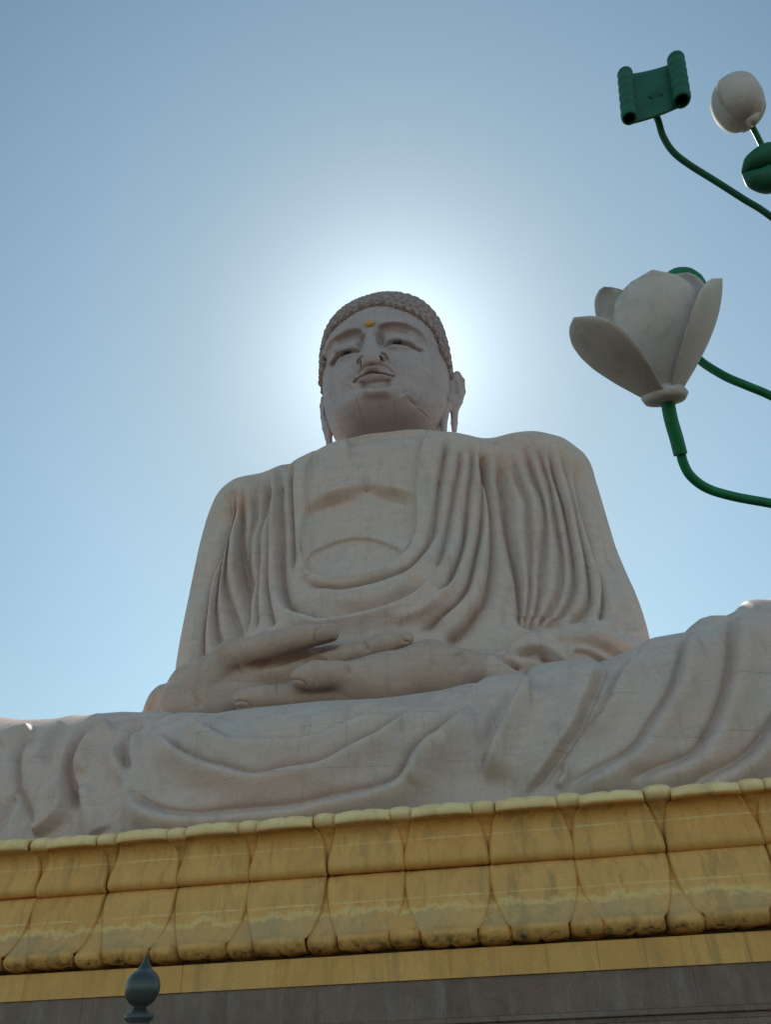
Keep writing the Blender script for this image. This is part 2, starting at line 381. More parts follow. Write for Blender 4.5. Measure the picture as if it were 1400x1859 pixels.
# ------------------------------------------------------------------ the statue
statue = empty('seated_statue', (0, 7, 4.75), 'giant pink sandstone seated statue in draped robe with folded hands, on the gold lotus base', 'statue')

# ---- torso and upper arms
OUT = [(592, 803.5, 7.3), (560, 815, 7.3), (537, 823, 7.2), (503, 838, 7.2), (473, 855, 7.1), (433, 868, 7.12), (409, 884, 7.18), (391, 906, 7.28), (378, 932, 7.28), (364, 972, 7.15), (349, 1036, 7.0),
       (337, 1103, 6.9), (326, 1176, 6.8), (322, 1235, 6.8), (318, 1330, 6.8), (330, 1450, 6.8), (1215, 1450, 7), (1205, 1290, 7), (1181, 1162, 7), (1164, 1096, 7), (1140, 1032, 7), (1121, 985, 7.1), (1102, 933, 7.5), (1086, 881, 7.8),
       (1076, 846, 7.8), (1060, 820, 7.5), (1034, 802, 7.4), (1008, 790, 7.2), (974, 785, 7.2), (927, 785, 7.2), (880, 785, 7.2), (845, 779, 7.3), (800, 776, 7.2), (690, 782, 7.2), (640, 792, 7.2)]
O2 = np.array([aty(a, b, c)[[0, 2]] for a, b, c in OUT]); O2 = crom(O2, 3, True)
def interp(z, zs, vs): return np.interp(z, zs, vs)
def front_y(X, Z):
    c = interp(Z, [5, 8, 9, 10.6, 12, 13.5, 14.7, 15.3, 16.5, 17.5, 18.2, 19], [4.6, 4.5, 4.45, 4.4, 4.7, 5.15, 5.3, 5.25, 5.45, 5.9, 6.4, 7.3])
    tor = c + .055 * (X - .05) ** 2
    xa = interp(Z, [6, 10, 15, 18, 19], [5.7, 5.6, 5.2, 4.6, 4.3]); ya = interp(Z, [5, 8, 10, 13, 16, 18, 19], [5.6, 5.5, 5.4, 5.75, 6.0, 6.3, 6.8])
    arm = ya + .22 * (np.abs(X - .1) - xa) ** 2
    return smin(tor, arm, .35)
def torso():
    lo = (-7.4, 3.6, 6.4); hi = (8.2, 12.2, 19.4); h = .05
    X, Y, Z = grid(lo, hi, h); x2, z2 = X[:, 0, :], Z[0, :, :]
    xx, zz = np.broadcast_arrays(x2, z2)
    d2 = poly_sd(xx, zz, O2).astype(np.float32); fy = front_y(xx, zz).astype(np.float32)
    q2 = np.maximum(fy[:, None, :] - Y, Y - 11.2 - 0 * d2[:, None, :])
    R = (1.45 - .35 * sst(np.abs(xx - .1), 2.4, 1.2) * sst(zz, 17.5, 18.3))[:, None, :]
    a = d2[:, None, :] + R; b = q2 + R
    F_ = np.sqrt(np.maximum(a, 0) ** 2 + np.maximum(b, 0) ** 2) + np.minimum(np.maximum(a, b), 0) - R
    # neck
    F_ = smin(F_, cone(X, Y, Z, (.1, 8.7, 17.0), (.1, 8.5, 20.6), 1.95, 1.6), .35)
    V, Q = extract(F_, lo, h); Q = orient(V, Q); return relax(V, Q, 3), Q
V, Q = torso(); V, Q = subdiv(V, Q)
CHEST = PR(587, 790, 572, 817, 556, 844, 553, 879, 555, 918, 548, 948, 545, 990, 550, 1017, 560, 1034, 597, 1046, 634, 1044, 668, 1039, 690, 1033, 713, 1017, 735, 997, 749, 974, 755, 949, 755, 915, 756, 870, 760, 830, 767, 798, 776, 760, 680, 740)
def chest_open(px, py, V_):
    m = (px > 480) & (px < 840) & (py > 720) & (py < 1100); h = np.zeros(len(px)); P = crom(CHEST, 4, True)
    d = poly_sd(px[m], py[m], P); fr = (V_[m, 1] < 7.8) * np.where(px[m] < 630, sst(py[m], 806, 835), 1)
    h[m] = -(sst(d, 2.2, -2.2) * 15) * fr
    # belt arc: cloth below tucked behind the body above
    A = crom(PR(545, 1014, 550, 1009, 567, 993, 597, 980, 622, 972, 650, 969, 679, 972, 702, 980, 720, 988, 740, 1002)); sel = np.nonzero(m)[0]
    dd, s, p = seg_dist(px[sel], py[sel], A); ins = (d < 0)
    h[sel] += np.where(ins, np.where(s > 0, 8.5 * np.exp(-(dd / 45) ** 2), 8.5 * np.exp(-(dd / 1.5) ** 2)), 0)
    C = crom(PR(540, 930, 557, 928, 590, 918, 629, 905, 654, 893, 663, 889, 672, 893, 695, 901, 717, 906, 753, 909, 775, 908)); dd, s, p = seg_dist(px[sel], py[sel], C)
    h[sel] += np.where(d < 4, np.where(s > 0, 22 * np.exp(-(dd / 66) ** 2) * sst(dd, -1, 20) * (.2 + .9 * (np.exp(-((px[sel] - 604) / 46) ** 2) + np.exp(-((px[sel] - 714) / 38) ** 2))), 0), 0) * sst(d, 4, -2)
    return h
U = 'g'; c = 'c'
TS = [
 (PR(786, 949, 778, 974, 767, 997, 744, 1024, 708, 1042, 668, 1054, 625, 1063, 597, 1062, 572, 1058, 557, 1050), 6, 22, 4, 'z', .25, .15),
 (PR(799, 1030, 783, 1046, 763, 1067, 740, 1084, 708, 1097, 656, 1110, 600, 1120, 577, 1121, 547, 1113, 523, 1099, 508, 1078), 7, 26, 4, 'z', .15, .2),
 (PR(851, 904, 847, 956, 839, 995, 823, 1037, 810, 1062, 792, 1080), 4, 16, 4, 'z', .3, .1),
 (PR(879, 906, 874, 961, 864, 1010, 851, 1060, 830, 1089, 803, 1114, 783, 1132), 4, 18, 4, 'z', .3, .1), # (points, height, wl, wr, kind, taper start, taper end)  right of travel = second width
 (PR(812, 784, 804, 825, 796, 875, 792, 906, 786, 949, 778, 974, 767, 997, 744, 1024, 708, 1042, 668, 1054, 625, 1063, 597, 1062, 572, 1058, 557, 1050, 545, 1032, 544, 1003), -9, 12, 3.0, c, .06, .2),
 (PR(833, 791, 837, 825, 830, 870, 821, 915, 812, 961, 799, 1006, 783, 1046), -9, 6, 9, c, .15, .2),
 (PR(783, 1046, 763, 1067, 740, 1084, 708, 1097, 656, 1110, 600, 1120, 577, 1121, 547, 1113, 523, 1099, 510, 1082, 503, 1052, 500, 1015, 498, 953, 495, 904, 498, 861, 510, 837, 522, 828), -12, 3.2, 15, c, .08, .12),
 (PR(851, 789, 860, 814, 857, 859, 851, 904, 847, 956, 839, 995, 823, 1037, 810, 1062, 792, 1080), -9, 8, 7, c, .12, .08),
 (PR(871, 793, 881, 836, 879, 906, 874, 961, 864, 1010, 851, 1060, 830, 1089, 803, 1114, 783, 1132, 754, 1153), -9, 8, 6, c, .1, .1),
 (PR(876, 800, 891, 875, 896, 924, 895, 972, 891, 1028, 882, 1073, 866, 1105, 844, 1137, 821, 1155, 803, 1166), -12, 16, 4, c, .08, .06),
 (PR(905, 817, 918, 855, 925, 902, 932, 961, 941, 1008, 948, 1044, 953, 1091, 956, 1143), -15, 7, 12, c, .12, .1),
 # right sleeve pleats
 (PR(922, 812, 937, 855, 953, 902, 958, 949, 967, 997, 971, 1044, 967, 1103, 962, 1148), -9.9, 8.1, 8.1, c, .16, .07),
 (PR(940, 793, 950, 815, 960, 850, 977, 902, 982, 961, 986, 1020, 989, 1060, 979, 1115, 967, 1148), -11, 8.1, 8.1, c, .16, .07),
 (PR(962, 790, 972, 804, 981, 828, 993, 873, 1003, 937, 1012, 997, 1016, 1044, 1008, 1091, 984, 1139), -11, 9.45, 9.45, c, .16, .07),
 (PR(984, 793, 998, 815, 1008, 855, 1022, 902, 1031, 961, 1036, 1020, 1034, 1067, 1017, 1110, 993, 1141), -12.1, 10.8, 9.45, c, .16, .07),
 (PR(1008, 800, 1036, 835, 1054, 890, 1064, 949, 1071, 1008, 1069, 1067, 1055, 1103, 1026, 1129), -12.1, 12.15, 9.45, c, .16, .07),
 (PR(1048, 825, 1067, 862, 1081, 925, 1097, 997, 1107, 1044, 1100, 1091, 1083, 1127), -11, 12.15, 8.1, c, .16, .07),
 (PR(1105, 960, 1125, 1030, 1140, 1090, 1155, 1150), -6, 8, 14, 'g', .3, .1),
 (PR(930, 1050, 925, 1100, 925, 1150), -4, 12, 12, 'g', .3, .2),
 # left sleeve pleats
 (PR(443, 880, 436, 938, 437, 990, 435, 1052, 431, 1089, 428, 1161), -17.6, 6.75, 13.5, c, .16, .07),
 (PR(436, 874, 421, 897, 409, 938, 406, 973, 406, 1027, 409, 1089, 411, 1139, 419, 1173), -13.2, 8.1, 10.8, c, .16, .07),
 (PR(418, 884, 401, 908, 389, 945, 386, 1002, 385, 1064, 384, 1126, 391, 1176), -13.2, 8.1, 10.8, c, .16, .07),
 (PR(396, 905, 384, 938, 373, 990, 362, 1040, 359, 1089, 357, 1151, 362, 1210), -12.1, 8.1, 10.8, c, .16, .07),
 # left body bands
 (PR(473, 864, 461, 896, 455, 925, 448, 958, 441, 1000, 441, 1040, 437, 1077, 438, 1115, 442, 1151), -9, 5, 6, c, .2, .12),
 (PR(485, 852, 478, 884, 468, 915, 461, 953, 458, 1003, 456, 1064, 458, 1109, 466, 1146), -10, 5, 7, c, .2, .12),
 (PR(488, 848, 480, 879, 477, 941, 476, 1003, 477, 1052, 483, 1094, 495, 1139), -9, 5, 8, c, .12, .05),
 (PR(537, 822, 523, 842, 518, 870, 519, 891, 523, 941, 525, 990, 524, 1047), -12, 6, 6, c, .15, .3),
 (PR(540, 840, 536, 900, 536, 960, 537, 1010), 2.5, 9, 9, 'g', .2, .2),
 (PR(661, 845, 662, 868, 663, 888), -3, 5, 5, 'g', .5, .1),
 (PR(563, 1030, 600, 1042, 640, 1042, 690, 1032, 722, 1010), 2.5, 6, 6, 'g', .2, .2),
 (PR(598, 1085, 650, 1090, 700, 1078, 745, 1050), 3.0, 14, 10, 'g', .3, .2),
 (PR(700, 1130, 750, 1118, 800, 1085, 830, 1040), 3.5, 10, 8, 'g', .3, .2),
]
V = carve(V, Q, TS, 2.9, 0, chest_open, 1.12, .5)
under(mesh_obj('robed_torso', V, Q, M['stone']), statue)

# ---- lap drapery over the crossed legs
CREST = PR(-400, 1330, -150, 1310, 0, 1309, 45, 1310, 82, 1315, 120, 1313, 150, 1311, 175, 1305, 197, 1307, 220, 1302, 255, 1299, 282, 1300, 320, 1298, 345, 1304, 357, 1300, 417, 1302, 450, 1296, 525, 1287, 600, 1279, 700, 1275,
           745, 1269, 805, 1260, 855, 1247, 870, 1246, 885, 1236, 912, 1230, 942, 1227, 957, 1231, 965, 1218, 980, 1211, 1050, 1201, 1065, 1200, 1082, 1209, 1112, 1198, 1150, 1181, 1170, 1167, 1182, 1163, 1237, 1153,
           1250, 1140, 1265, 1128, 1282, 1123, 1310, 1123, 1327, 1114, 1345, 1096, 1360, 1093, 1385, 1094, 1400, 1085, 1440, 1060, 1500, 1075, 1600, 1110)
def lap():
    yc_of = lambda X: np.interp(X, [-9, -5, 0, 4, 9], [3.4, 3.0, 2.7, 2.5, 2.2])
    cx, cz = [], []
    for a, b in CREST:
        y = 2.7
        for _ in range(6): y = float(yc_of(aty(a, b, y)[0]))
        p = aty(a, b, y); cx.append(p[0]); cz.append(p[2])
    cx = np.array(cx); cz = np.array(cz) - .05
    X = np.linspace(-11.2, 11.2, 900); ZC = np.interp(X, cx, cz)
    knee = np.sqrt(np.clip(1 - (np.clip(np.abs(X) - 8.6, 0, 2.6) / 2.62) ** 2, 0.02, 1))
    ZC = 4.75 + (ZC - 4.75) * knee; YC = yc_of(X) + (1 - knee) * 3
    nf, nb = 230, 60; rows = []
    base_z = 4.74
    for j in range(nf + 1):
        t = j / nf; a = t * math.pi / 2
        y0 = .78 + (1 - knee) * 3.0
        yy = y0 + (YC - y0) * (1 - np.cos(a)) ** 1.15; zz = base_z + (ZC - base_z) * np.sin(a) ** .92
        rows.append(np.stack([X, yy, zz], -1))
    for j in range(1, nb + 1):
        t = j / nb; yy = YC + (11.5 - YC) * t; zz = ZC - .9 * t ** 1.6 * knee - (ZC - base_z) * .8 * sst(np.array(t), .75, 1)
        rows.append(np.stack([X, yy, zz], -1))
    G = np.stack(rows); n, m = G.shape[:2]; I = np.arange(n * m).reshape(n, m)
    Q = np.stack([I[:-1, :-1], I[:-1, 1:], I[1:, 1:], I[1:, :-1]], -1).reshape(-1, 4)
    return G.reshape(-1, 3), Q
V, Q = lap()
LS = [
 (PR(440, 1316, 525, 1306, 600, 1297, 662, 1284, 720, 1268), 9, 10, 24.0, 'z', .15, .2),
 (PR(335, 1303, 350, 1311, 382, 1327, 412, 1342, 437, 1348, 525, 1348, 557, 1345, 600, 1334, 650, 1315, 700, 1292, 732, 1282, 760, 1272), 18.0, 14, 44.0, 'z', .08, .2),
 (PR(287, 1318, 305, 1340, 330, 1367, 350, 1377, 375, 1388, 425, 1401, 470, 1409, 525, 1400, 587, 1390, 637, 1367, 700, 1338, 750, 1300, 787, 1275, 825, 1256), 21.0, 15, 46.0, 'z', .1, .15),
 (PR(233, 1415, 260, 1450, 300, 1470, 350, 1477, 412, 1474, 525, 1465, 600, 1450, 700, 1425, 730, 1406, 755, 1369, 807, 1326, 835, 1293, 866, 1262), 25.0, 21.0, 52.0, 'z', .1, .12),
 (PR(957, 1234, 940, 1260, 922, 1295, 905, 1327, 887, 1365, 878, 1402, 876, 1430), 19.0, 42.0, 10.0, 'z', .12, .25),
 (PR(948, 1240, 930, 1262, 905, 1305, 888, 1340, 872, 1375), -5, 8, 12, 'g', .2, .2),
 (PR(1086, 1208, 1080, 1225, 1065, 1265, 1050, 1295, 1042, 1315, 1012, 1360, 982, 1402, 952, 1432, 930, 1450), 11.0, 9, 50.0, 'l', .1, .3),
 (PR(1170, 1168, 1154, 1187, 1126, 1220, 1106, 1255, 1084, 1295, 1049, 1332), 12, 40, 18, 'z', .2, .25),
 (PR(1245, 1132, 1242, 1162, 1230, 1215, 1215, 1260, 1180, 1312, 1150, 1357, 1112, 1382, 1030, 1425), 23, 52, 24, 'z', .18, .12),
 (PR(1332, 1098, 1326, 1135, 1321, 1220, 1303, 1285, 1278, 1337, 1251, 1372, 1201, 1395, 1136, 1425), 25, 54, 27, 'z', .18, .12),
 (PR(1458, 1180, 1428, 1260, 1378, 1340, 1340, 1380, 1290, 1410, 1248, 1430), 25, 54, 27, 'z', .1, .12),
 (PR(1025, 1380, 1025, 1405, 1008, 1432), 5, 12, 4, 'g', .3, .2),
 # left side
 (PR(190, 1307, 160, 1325, 140, 1347, 127, 1377, 122, 1410, 135, 1445, 147, 1495), -14, 9, 9, 'g', .05, .3),
 (PR(200, 1312, 170, 1335, 150, 1365, 145, 1410), 7, 14, 30, 'g', .1, .2),
 (PR(117, 1314, 95, 1337, 87, 1360, 82, 1400), -5, 9, 9, 'g', .1, .3),
 (PR(66, 1320, 35, 1352, 29, 1385, 32, 1427, 47, 1460, 59, 1490, 58, 1515), -9, 6, 8, c, .1, .1),
 (PR(112, 1410, 112, 1462, 92, 1490, 57, 1512), 9.0, 10.0, 24.0, 'l', .2, .1),
 (PR(27, 1437, 12, 1465, 0, 1490, -15, 1520), -6, 8, 8, 'g', .2, .2),
 (PR(262, 1306, 240, 1325, 227, 1350, 229, 1380, 245, 1402), -9, 7, 10, 'g', .15, .25),
 (PR(200, 1345, 212, 1385, 235, 1425, 262, 1458), 6, 12, 16, 'g', .25, .2),
 (PR(252, 1320, 240, 1350, 250, 1400, 285, 1440), 5, 16, 16, 'g', .2, .3),
 (PR(0, 1348, 30, 1330, 60, 1318), 8, 6, 12, 'g', .05, .2),
 (PR(150, 1420, 160, 1470, 185, 1515), 6, 20, 26, 'g', .2, .1),
 (PR(820, 1262, 770, 1310, 715, 1370), -4, 14, 14, 'g', .2, .2),
 (PR(800, 1350, 770, 1400, 745, 1435), 4, 20, 20, 'g', .2, .2),
]
V = carve(V, Q, LS, 2.4, 0, None, 1.0, .8)
under(mesh_obj('lap_drapery', V, Q, M['stone']), statue)

# ---- forearm sleeves
def blob(parts, h, mat, name, parent, strokes=None, k=.12, rel=2, extra=None):
    """parts: list of (px0,py0,y0,r0, px1,py1,y1,r1[,k]) rounded cones, radii in picture units; list entries may be ('ell', px,py,y, rx,ry,rz,k)"""
    conv = []
    for p in parts:
        if p[0] == 'ell': conv.append(('e', aty(p[1], p[2], p[3]), p[4:7], p[7])); continue
        a = aty(p[0], p[1], p[2]); b = aty(p[4], p[5], p[6])
        ra = p[3] * proj(a)[2] / FPX; rb = p[7] * proj(b)[2] / FPX
        conv.append(('c', a, b, ra, rb, p[8] if len(p) > 8 else k))
    pts = np.concatenate([np.array([q[1] - max(q[2]), q[1] + max(q[2])]) if q[0] == 'e' else np.array([q[1] - q[3], q[1] + q[3], q[2] - q[4], q[2] + q[4]]) for q in conv])
    lo = pts.min(0) - .25; hi = pts.max(0) + .25; X, Y, Z = grid(lo, hi, h); F_ = None
    for q in conv:
        d = ellf(X, Y, Z, q[1], q[2]) if q[0] == 'e' else cone(X, Y, Z, q[1], q[2], q[3], q[4])
        kk = q[3] if q[0] == 'e' else q[5]
        F_ = d if F_ is None else smin(F_, d, kk)
    if extra is not None: F_ = extra(F_, X, Y, Z)
    V, Q = extract(F_, lo, h); Q = orient(V, Q); V = relax(V, Q, rel)
    if strokes: V = carve(V, Q, strokes, 1.6, 0)
    return under(mesh_obj(name, V, Q, mat), parent)
blob([(905, 1222, 4.0, 36, 985, 1196, 4.4, 44, .4), (985, 1196, 4.4, 44, 1060, 1195, 5.2, 54, .4), (1060, 1195, 5.2, 54, 1130, 1215, 6.2, 58, .4), (1130, 1215, 6.2, 58, 1165, 1250, 7.0, 60, .4)], .05, M['stone'], 'sleeve', statue,
     [(PR(868, 1182, 930, 1163, 993, 1148, 1041, 1139, 1076, 1137), 4, 4, 12, c, .1, .2),
      (PR(880, 1182, 930, 1180, 975, 1190, 1010, 1215), -9, 5, 7, 'g', .15, .15),
      (PR(900, 1186, 925, 1200, 950, 1220), -11, 4, 5, 'g', .15, .1),
      (PR(938, 1182, 965, 1180, 985, 1187, 1000, 1204, 1012, 1222), -9, 4, 6, 'g', .2, .15),
      (PR(950, 1172, 985, 1172, 1010, 1186, 1030, 1208), 5, 6, 6, 'g', .2, .15),
      (PR(1000, 1158, 1060, 1160, 1110, 1180, 1140, 1200), -10, 7, 9, 'g', .2, .1),
      (PR(1060, 1143, 1100, 1152, 1150, 1178), 5, 8, 8, 'g', .15, .1),
      (PR(1040, 1180, 1075, 1190, 1100, 1210), -9, 8, 8, 'g', .2, .1)], .3)
blob([(262, 1330, 6.6, 26, 300, 1275, 5.8, 24, .4), (300, 1275, 5.8, 24, 345, 1240, 5.2, 26, .4), (345, 1240, 5.2, 26, 375, 1230, 4.6, 26, .3), (345, 1240, 5.2, 26, 300, 1330, 5.4, 40, .4)], .05, M['skin'], 'sleeve', statue,
     [(PR(300, 1240, 285, 1262, 262, 1295), 3, 6, 8, c, .2, .2)])

# ---- hands
ha = blob([ # hand lying uppermost, thumb on top
 (392, 1219, 4.2, 32, 425, 1190, 3.9, 27, .35), (425, 1190, 3.9, 27, 484, 1173, 3.7, 24, .3), (484, 1173, 3.7, 24, 550, 1157, 3.6, 22, .15), (550, 1157, 3.6, 22, 598, 1148, 3.6, 18.5, .1),
 (330, 1275, 4.3, 40, 385, 1240, 4.2, 40, .4), (340, 1290, 4.2, 34, 380, 1280, 4.1, 34, .3), (385, 1245, 4.2, 38, 400, 1285, 4.1, 30, .3),
 (410, 1234, 4.25, 30, 500, 1222, 4.25, 27, .2), (500, 1222, 4.25, 27, 600, 1204, 4.3, 24, .15),
 (440, 1262, 4.4, 28, 560, 1240, 4.5, 24, .2), (385, 1260, 4.2, 34, 440, 1262, 4.2, 30, .25),
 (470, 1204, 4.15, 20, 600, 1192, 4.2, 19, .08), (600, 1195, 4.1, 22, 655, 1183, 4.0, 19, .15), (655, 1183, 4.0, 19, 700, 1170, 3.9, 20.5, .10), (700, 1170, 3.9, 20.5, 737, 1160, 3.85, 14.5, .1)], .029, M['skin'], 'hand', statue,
 [(PR(441, 1213, 480, 1205, 511, 1199, 566, 1180, 614, 1166), -8, 5, 7, 'g', .15, .05),
  (PR(372, 1252, 400, 1235, 441, 1213), -3, 8, 10, 'g', .3, .1),
  (PR(544, 1187, 560, 1198, 600, 1200), -2, 6, 6, 'g', .3, .2),
  (PR(658, 1162, 664, 1172, 668, 1184), -3, 3, 3, 'g', .1, .2),
  (PR(600, 1134, 582, 1138, 573, 1147, 571, 1158, 574, 1168), -2.2, 2.0, 2.0, 'g', .05, .05),
  (PR(738, 1147, 730, 1152, 733, 1163, 745, 1166), -2.0, 2.0, 2.0, 'g', .1, .1),
  (PR(318, 1238, 345, 1262, 362, 1290), -3, 9, 9, 'g', .2, .2)])
ha['label'] = 'upper hand with long thumb lying across the lap'
hb = blob([ # hand beneath
 (548, 1230, 2.85, 21, 575, 1225, 2.9, 25, .08), (575, 1225, 2.9, 25, 610, 1224, 3.0, 25, .1), (610, 1224, 3.0, 24, 650, 1230, 3.2, 28, .05), (650, 1232, 3.4, 28, 700, 1228, 3.5, 34, .3),
 (700, 1228, 3.5, 34, 780, 1212, 3.7, 43, .5), (780, 1212, 3.7, 44, 815, 1220, 3.8, 40, .4), (700, 1245, 3.5, 28, 800, 1235, 3.7, 34, .5), (815, 1220, 3.8, 38, 850, 1216, 3.9, 29, .3), (850, 1216, 3.9, 29, 905, 1222, 4.1, 26, .3), (905, 1222, 4.1, 28, 950, 1218, 4.5, 32, .3),
 (441, 1269, 3.2, 19, 480, 1266, 3.25, 22, .02), (480, 1266, 3.25, 22, 530, 1264, 3.35, 24, .03), (530, 1264, 3.35, 24, 640, 1258, 3.5, 25, .03), (640, 1256, 3.4, 25, 720, 1250, 3.5, 26, .3),
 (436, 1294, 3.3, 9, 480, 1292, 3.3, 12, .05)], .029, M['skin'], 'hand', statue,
 [(PR(631, 1206, 633, 1214, 634, 1226), -4, 4, 4, 'g', .0, .3),
  
  (PR(524, 1237, 535, 1234, 548, 1236, 556, 1243, 552, 1250), -1.8, 2, 2, 'g', .1, .1),
  (PR(424, 1276, 436, 1273, 450, 1276, 456, 1284), -1.8, 2, 2, 'g', .1, .1),
  (PR(506, 1239, 503, 1248, 505, 1262), -2.5, 3, 3, 'g', .1, .3),
  (PR(832, 1184, 836, 1196, 850, 1215), -4, 9, 9, 'g', .05, .3),
  (PR(578, 1204, 574, 1222, 576, 1245), -1.2, 3, 3, 'g', .2, .2)])
hb['label'] = 'lower hand with plump heel and two fingertips showing'

# ---- head
HC = (.1, 8.0, 21.9)
HA = ([-4.2, -3.45, -3.3, -3.0, -2.6, -2.0, -1.2, 0, 1, 2, 2.7, 3.3, 3.7, 4.0, 4.6], [.05, .6, .95, 1.45, 1.80, 2.08, 2.24, 2.32, 2.32, 2.2, 1.93, 1.5, 1.05, .55, .05])
HF = ([-4.2, -3.45, -3.3, -3.0, -2.6, -2.0, -1.5, -.8, 0, 1, 2, 2.7, 3.3, 3.7, 4.0, 4.6], [-.3, -.6, -1.2, -1.95, -2.32, -2.18, -2.30, -2.28, -2.12, -2.24, -2.08, -1.72, -1.3, -.9, -.45, -.05])
HB = ([-4.2, -3.0, -1, 0, 1.5, 2.7, 3.6, 4.0, 4.6], [.3, 1.6, 1.9, 2.3, 2.5, 2.2, 1.4, .7, .05])
def smooth_interp(z, tab):
    zs = np.linspace(-4.2, 4.6, 177); v = np.interp(zs, tab[0], tab[1]); kern = np.exp(-np.linspace(-1, 1, 13) ** 2 * 2.2); kern /= kern.sum()
    v = np.convolve(np.pad(v, 6, 'edge'), kern, 'valid'); return np.interp(z, zs, v)
def skull(X, Y, Z):
    x = np.abs(X - HC[0]); y = Y - HC[1]; z = Z - HC[2]
    a = smooth_interp(z, HA); f = -smooth_interp(z, HF); b = smooth_interp(z, HB)
    yy = np.where(y < 0, -y / np.maximum(f, .05), y / np.maximum(b, .05))
    k = ((x / np.maximum(a, .05)) ** 2.35 + yy ** 2.35) ** (1 / 2.35)
    return np.maximum((k - 1) * np.minimum(np.maximum(a, .05), np.maximum(f, .05)) * .8, np.maximum(z - 4.02, -3.42 - z))
def hit(px, py, fn, y0=4.5, y1=9.0):
    ys = np.linspace(y0, y1, 400); P = aty(np.full(400, px), np.full(400, py), ys); v = fn(P[:, 0], P[:, 1], P[:, 2])
    i = np.argmax(v < 0); return P[i] if v[i] < 0 else P[np.argmin(v)]
def head():
    lo = (-2.9, 4.6, 17.9); hi = (3.1, 10.9, 26.6); h = .036
    X, Y, Z = grid(lo, hi, h)
    F_ = skull(X, Y, Z)
    hx, hy, hz = HC
    # brow ridge / nose
    br = hit(672, 606, skull); tip = aty(672, 650, 5.12)
    m1 = aty(673, 620, 5.72); m2 = aty(673, 637, 5.44)
    F_ = smin(F_, cone(X, Y, Z, br + np.array([0, .03, .1]), m1, .16, .20), .10)
    F_ = smin(F_, cone(X, Y, Z, m1, m2, .20, .27), .10)
    F_ = smin(F_, cone(X, Y, Z, m2, tip + np.array([-.01, .18, .03]), .27, .29), .08)
    F_ = smin(F_, cone(X, Y, Z, tip + np.array([0, .20, .02]), tip + np.array([0, .75, -.05]), .31, .36), .12)
    for px_, py_ in ((659, 656), (694, 650)):
        p = aty(px_, py_, 5.52); F_ = smin(F_, ellf(X, Y, Z, p, (.25, .36, .24)), .12)
    for px_, py_ in ((663, 659), (687, 655)):   # nostrils
        p = aty(px_, py_, 5.42); F_ = smax(F_, -ellf(X, Y, Z, p, (.13, .20, .16)), .06)
    # lips
    for pts, r0, dy in ((PR(648, 684, 659, 676, 672, 671.5, 682, 670, 694, 671, 705, 675, 712, 680), 0.23, -.07), (PR(652, 690, 664, 687.5, 678, 686, 692, 685, 706, 686.5), .26, -.06)):
        W = [hit(a, b, skull) + np.array([0, dy, 0]) for a, b in crom(pts, 2)]; n = len(W)
        for i in range(n - 1):
            ra = r0 * (.35 + .65 * math.sin(math.pi * (i + .5) / n)); F_ = smin(F_, cone(X, Y, Z, W[i], W[i + 1], ra, ra), .05)
    # eyelids: full bulge with heavy upper lid
    for pts in (PR(605, 650, 622, 642, 638, 637, 650, 637), PR(700, 628, 716, 624, 734, 625, 752, 631)):
        W = [hit(a, b, skull) for a, b in pts]
        for i in range(3): F_ = smin(F_, cone(X, Y, Z, W[i] + np.array([0, .14, 0]), W[i + 1] + np.array([0, .14, 0]), (.22, .31, .27)[i], (.31, .27, .2)[i]), .12)
    V, Q = extract(F_, lo, h); Q = orient(V, Q); return relax(V, Q, 2), Q
V, Q = head(); V, Q = subdiv(V, Q)
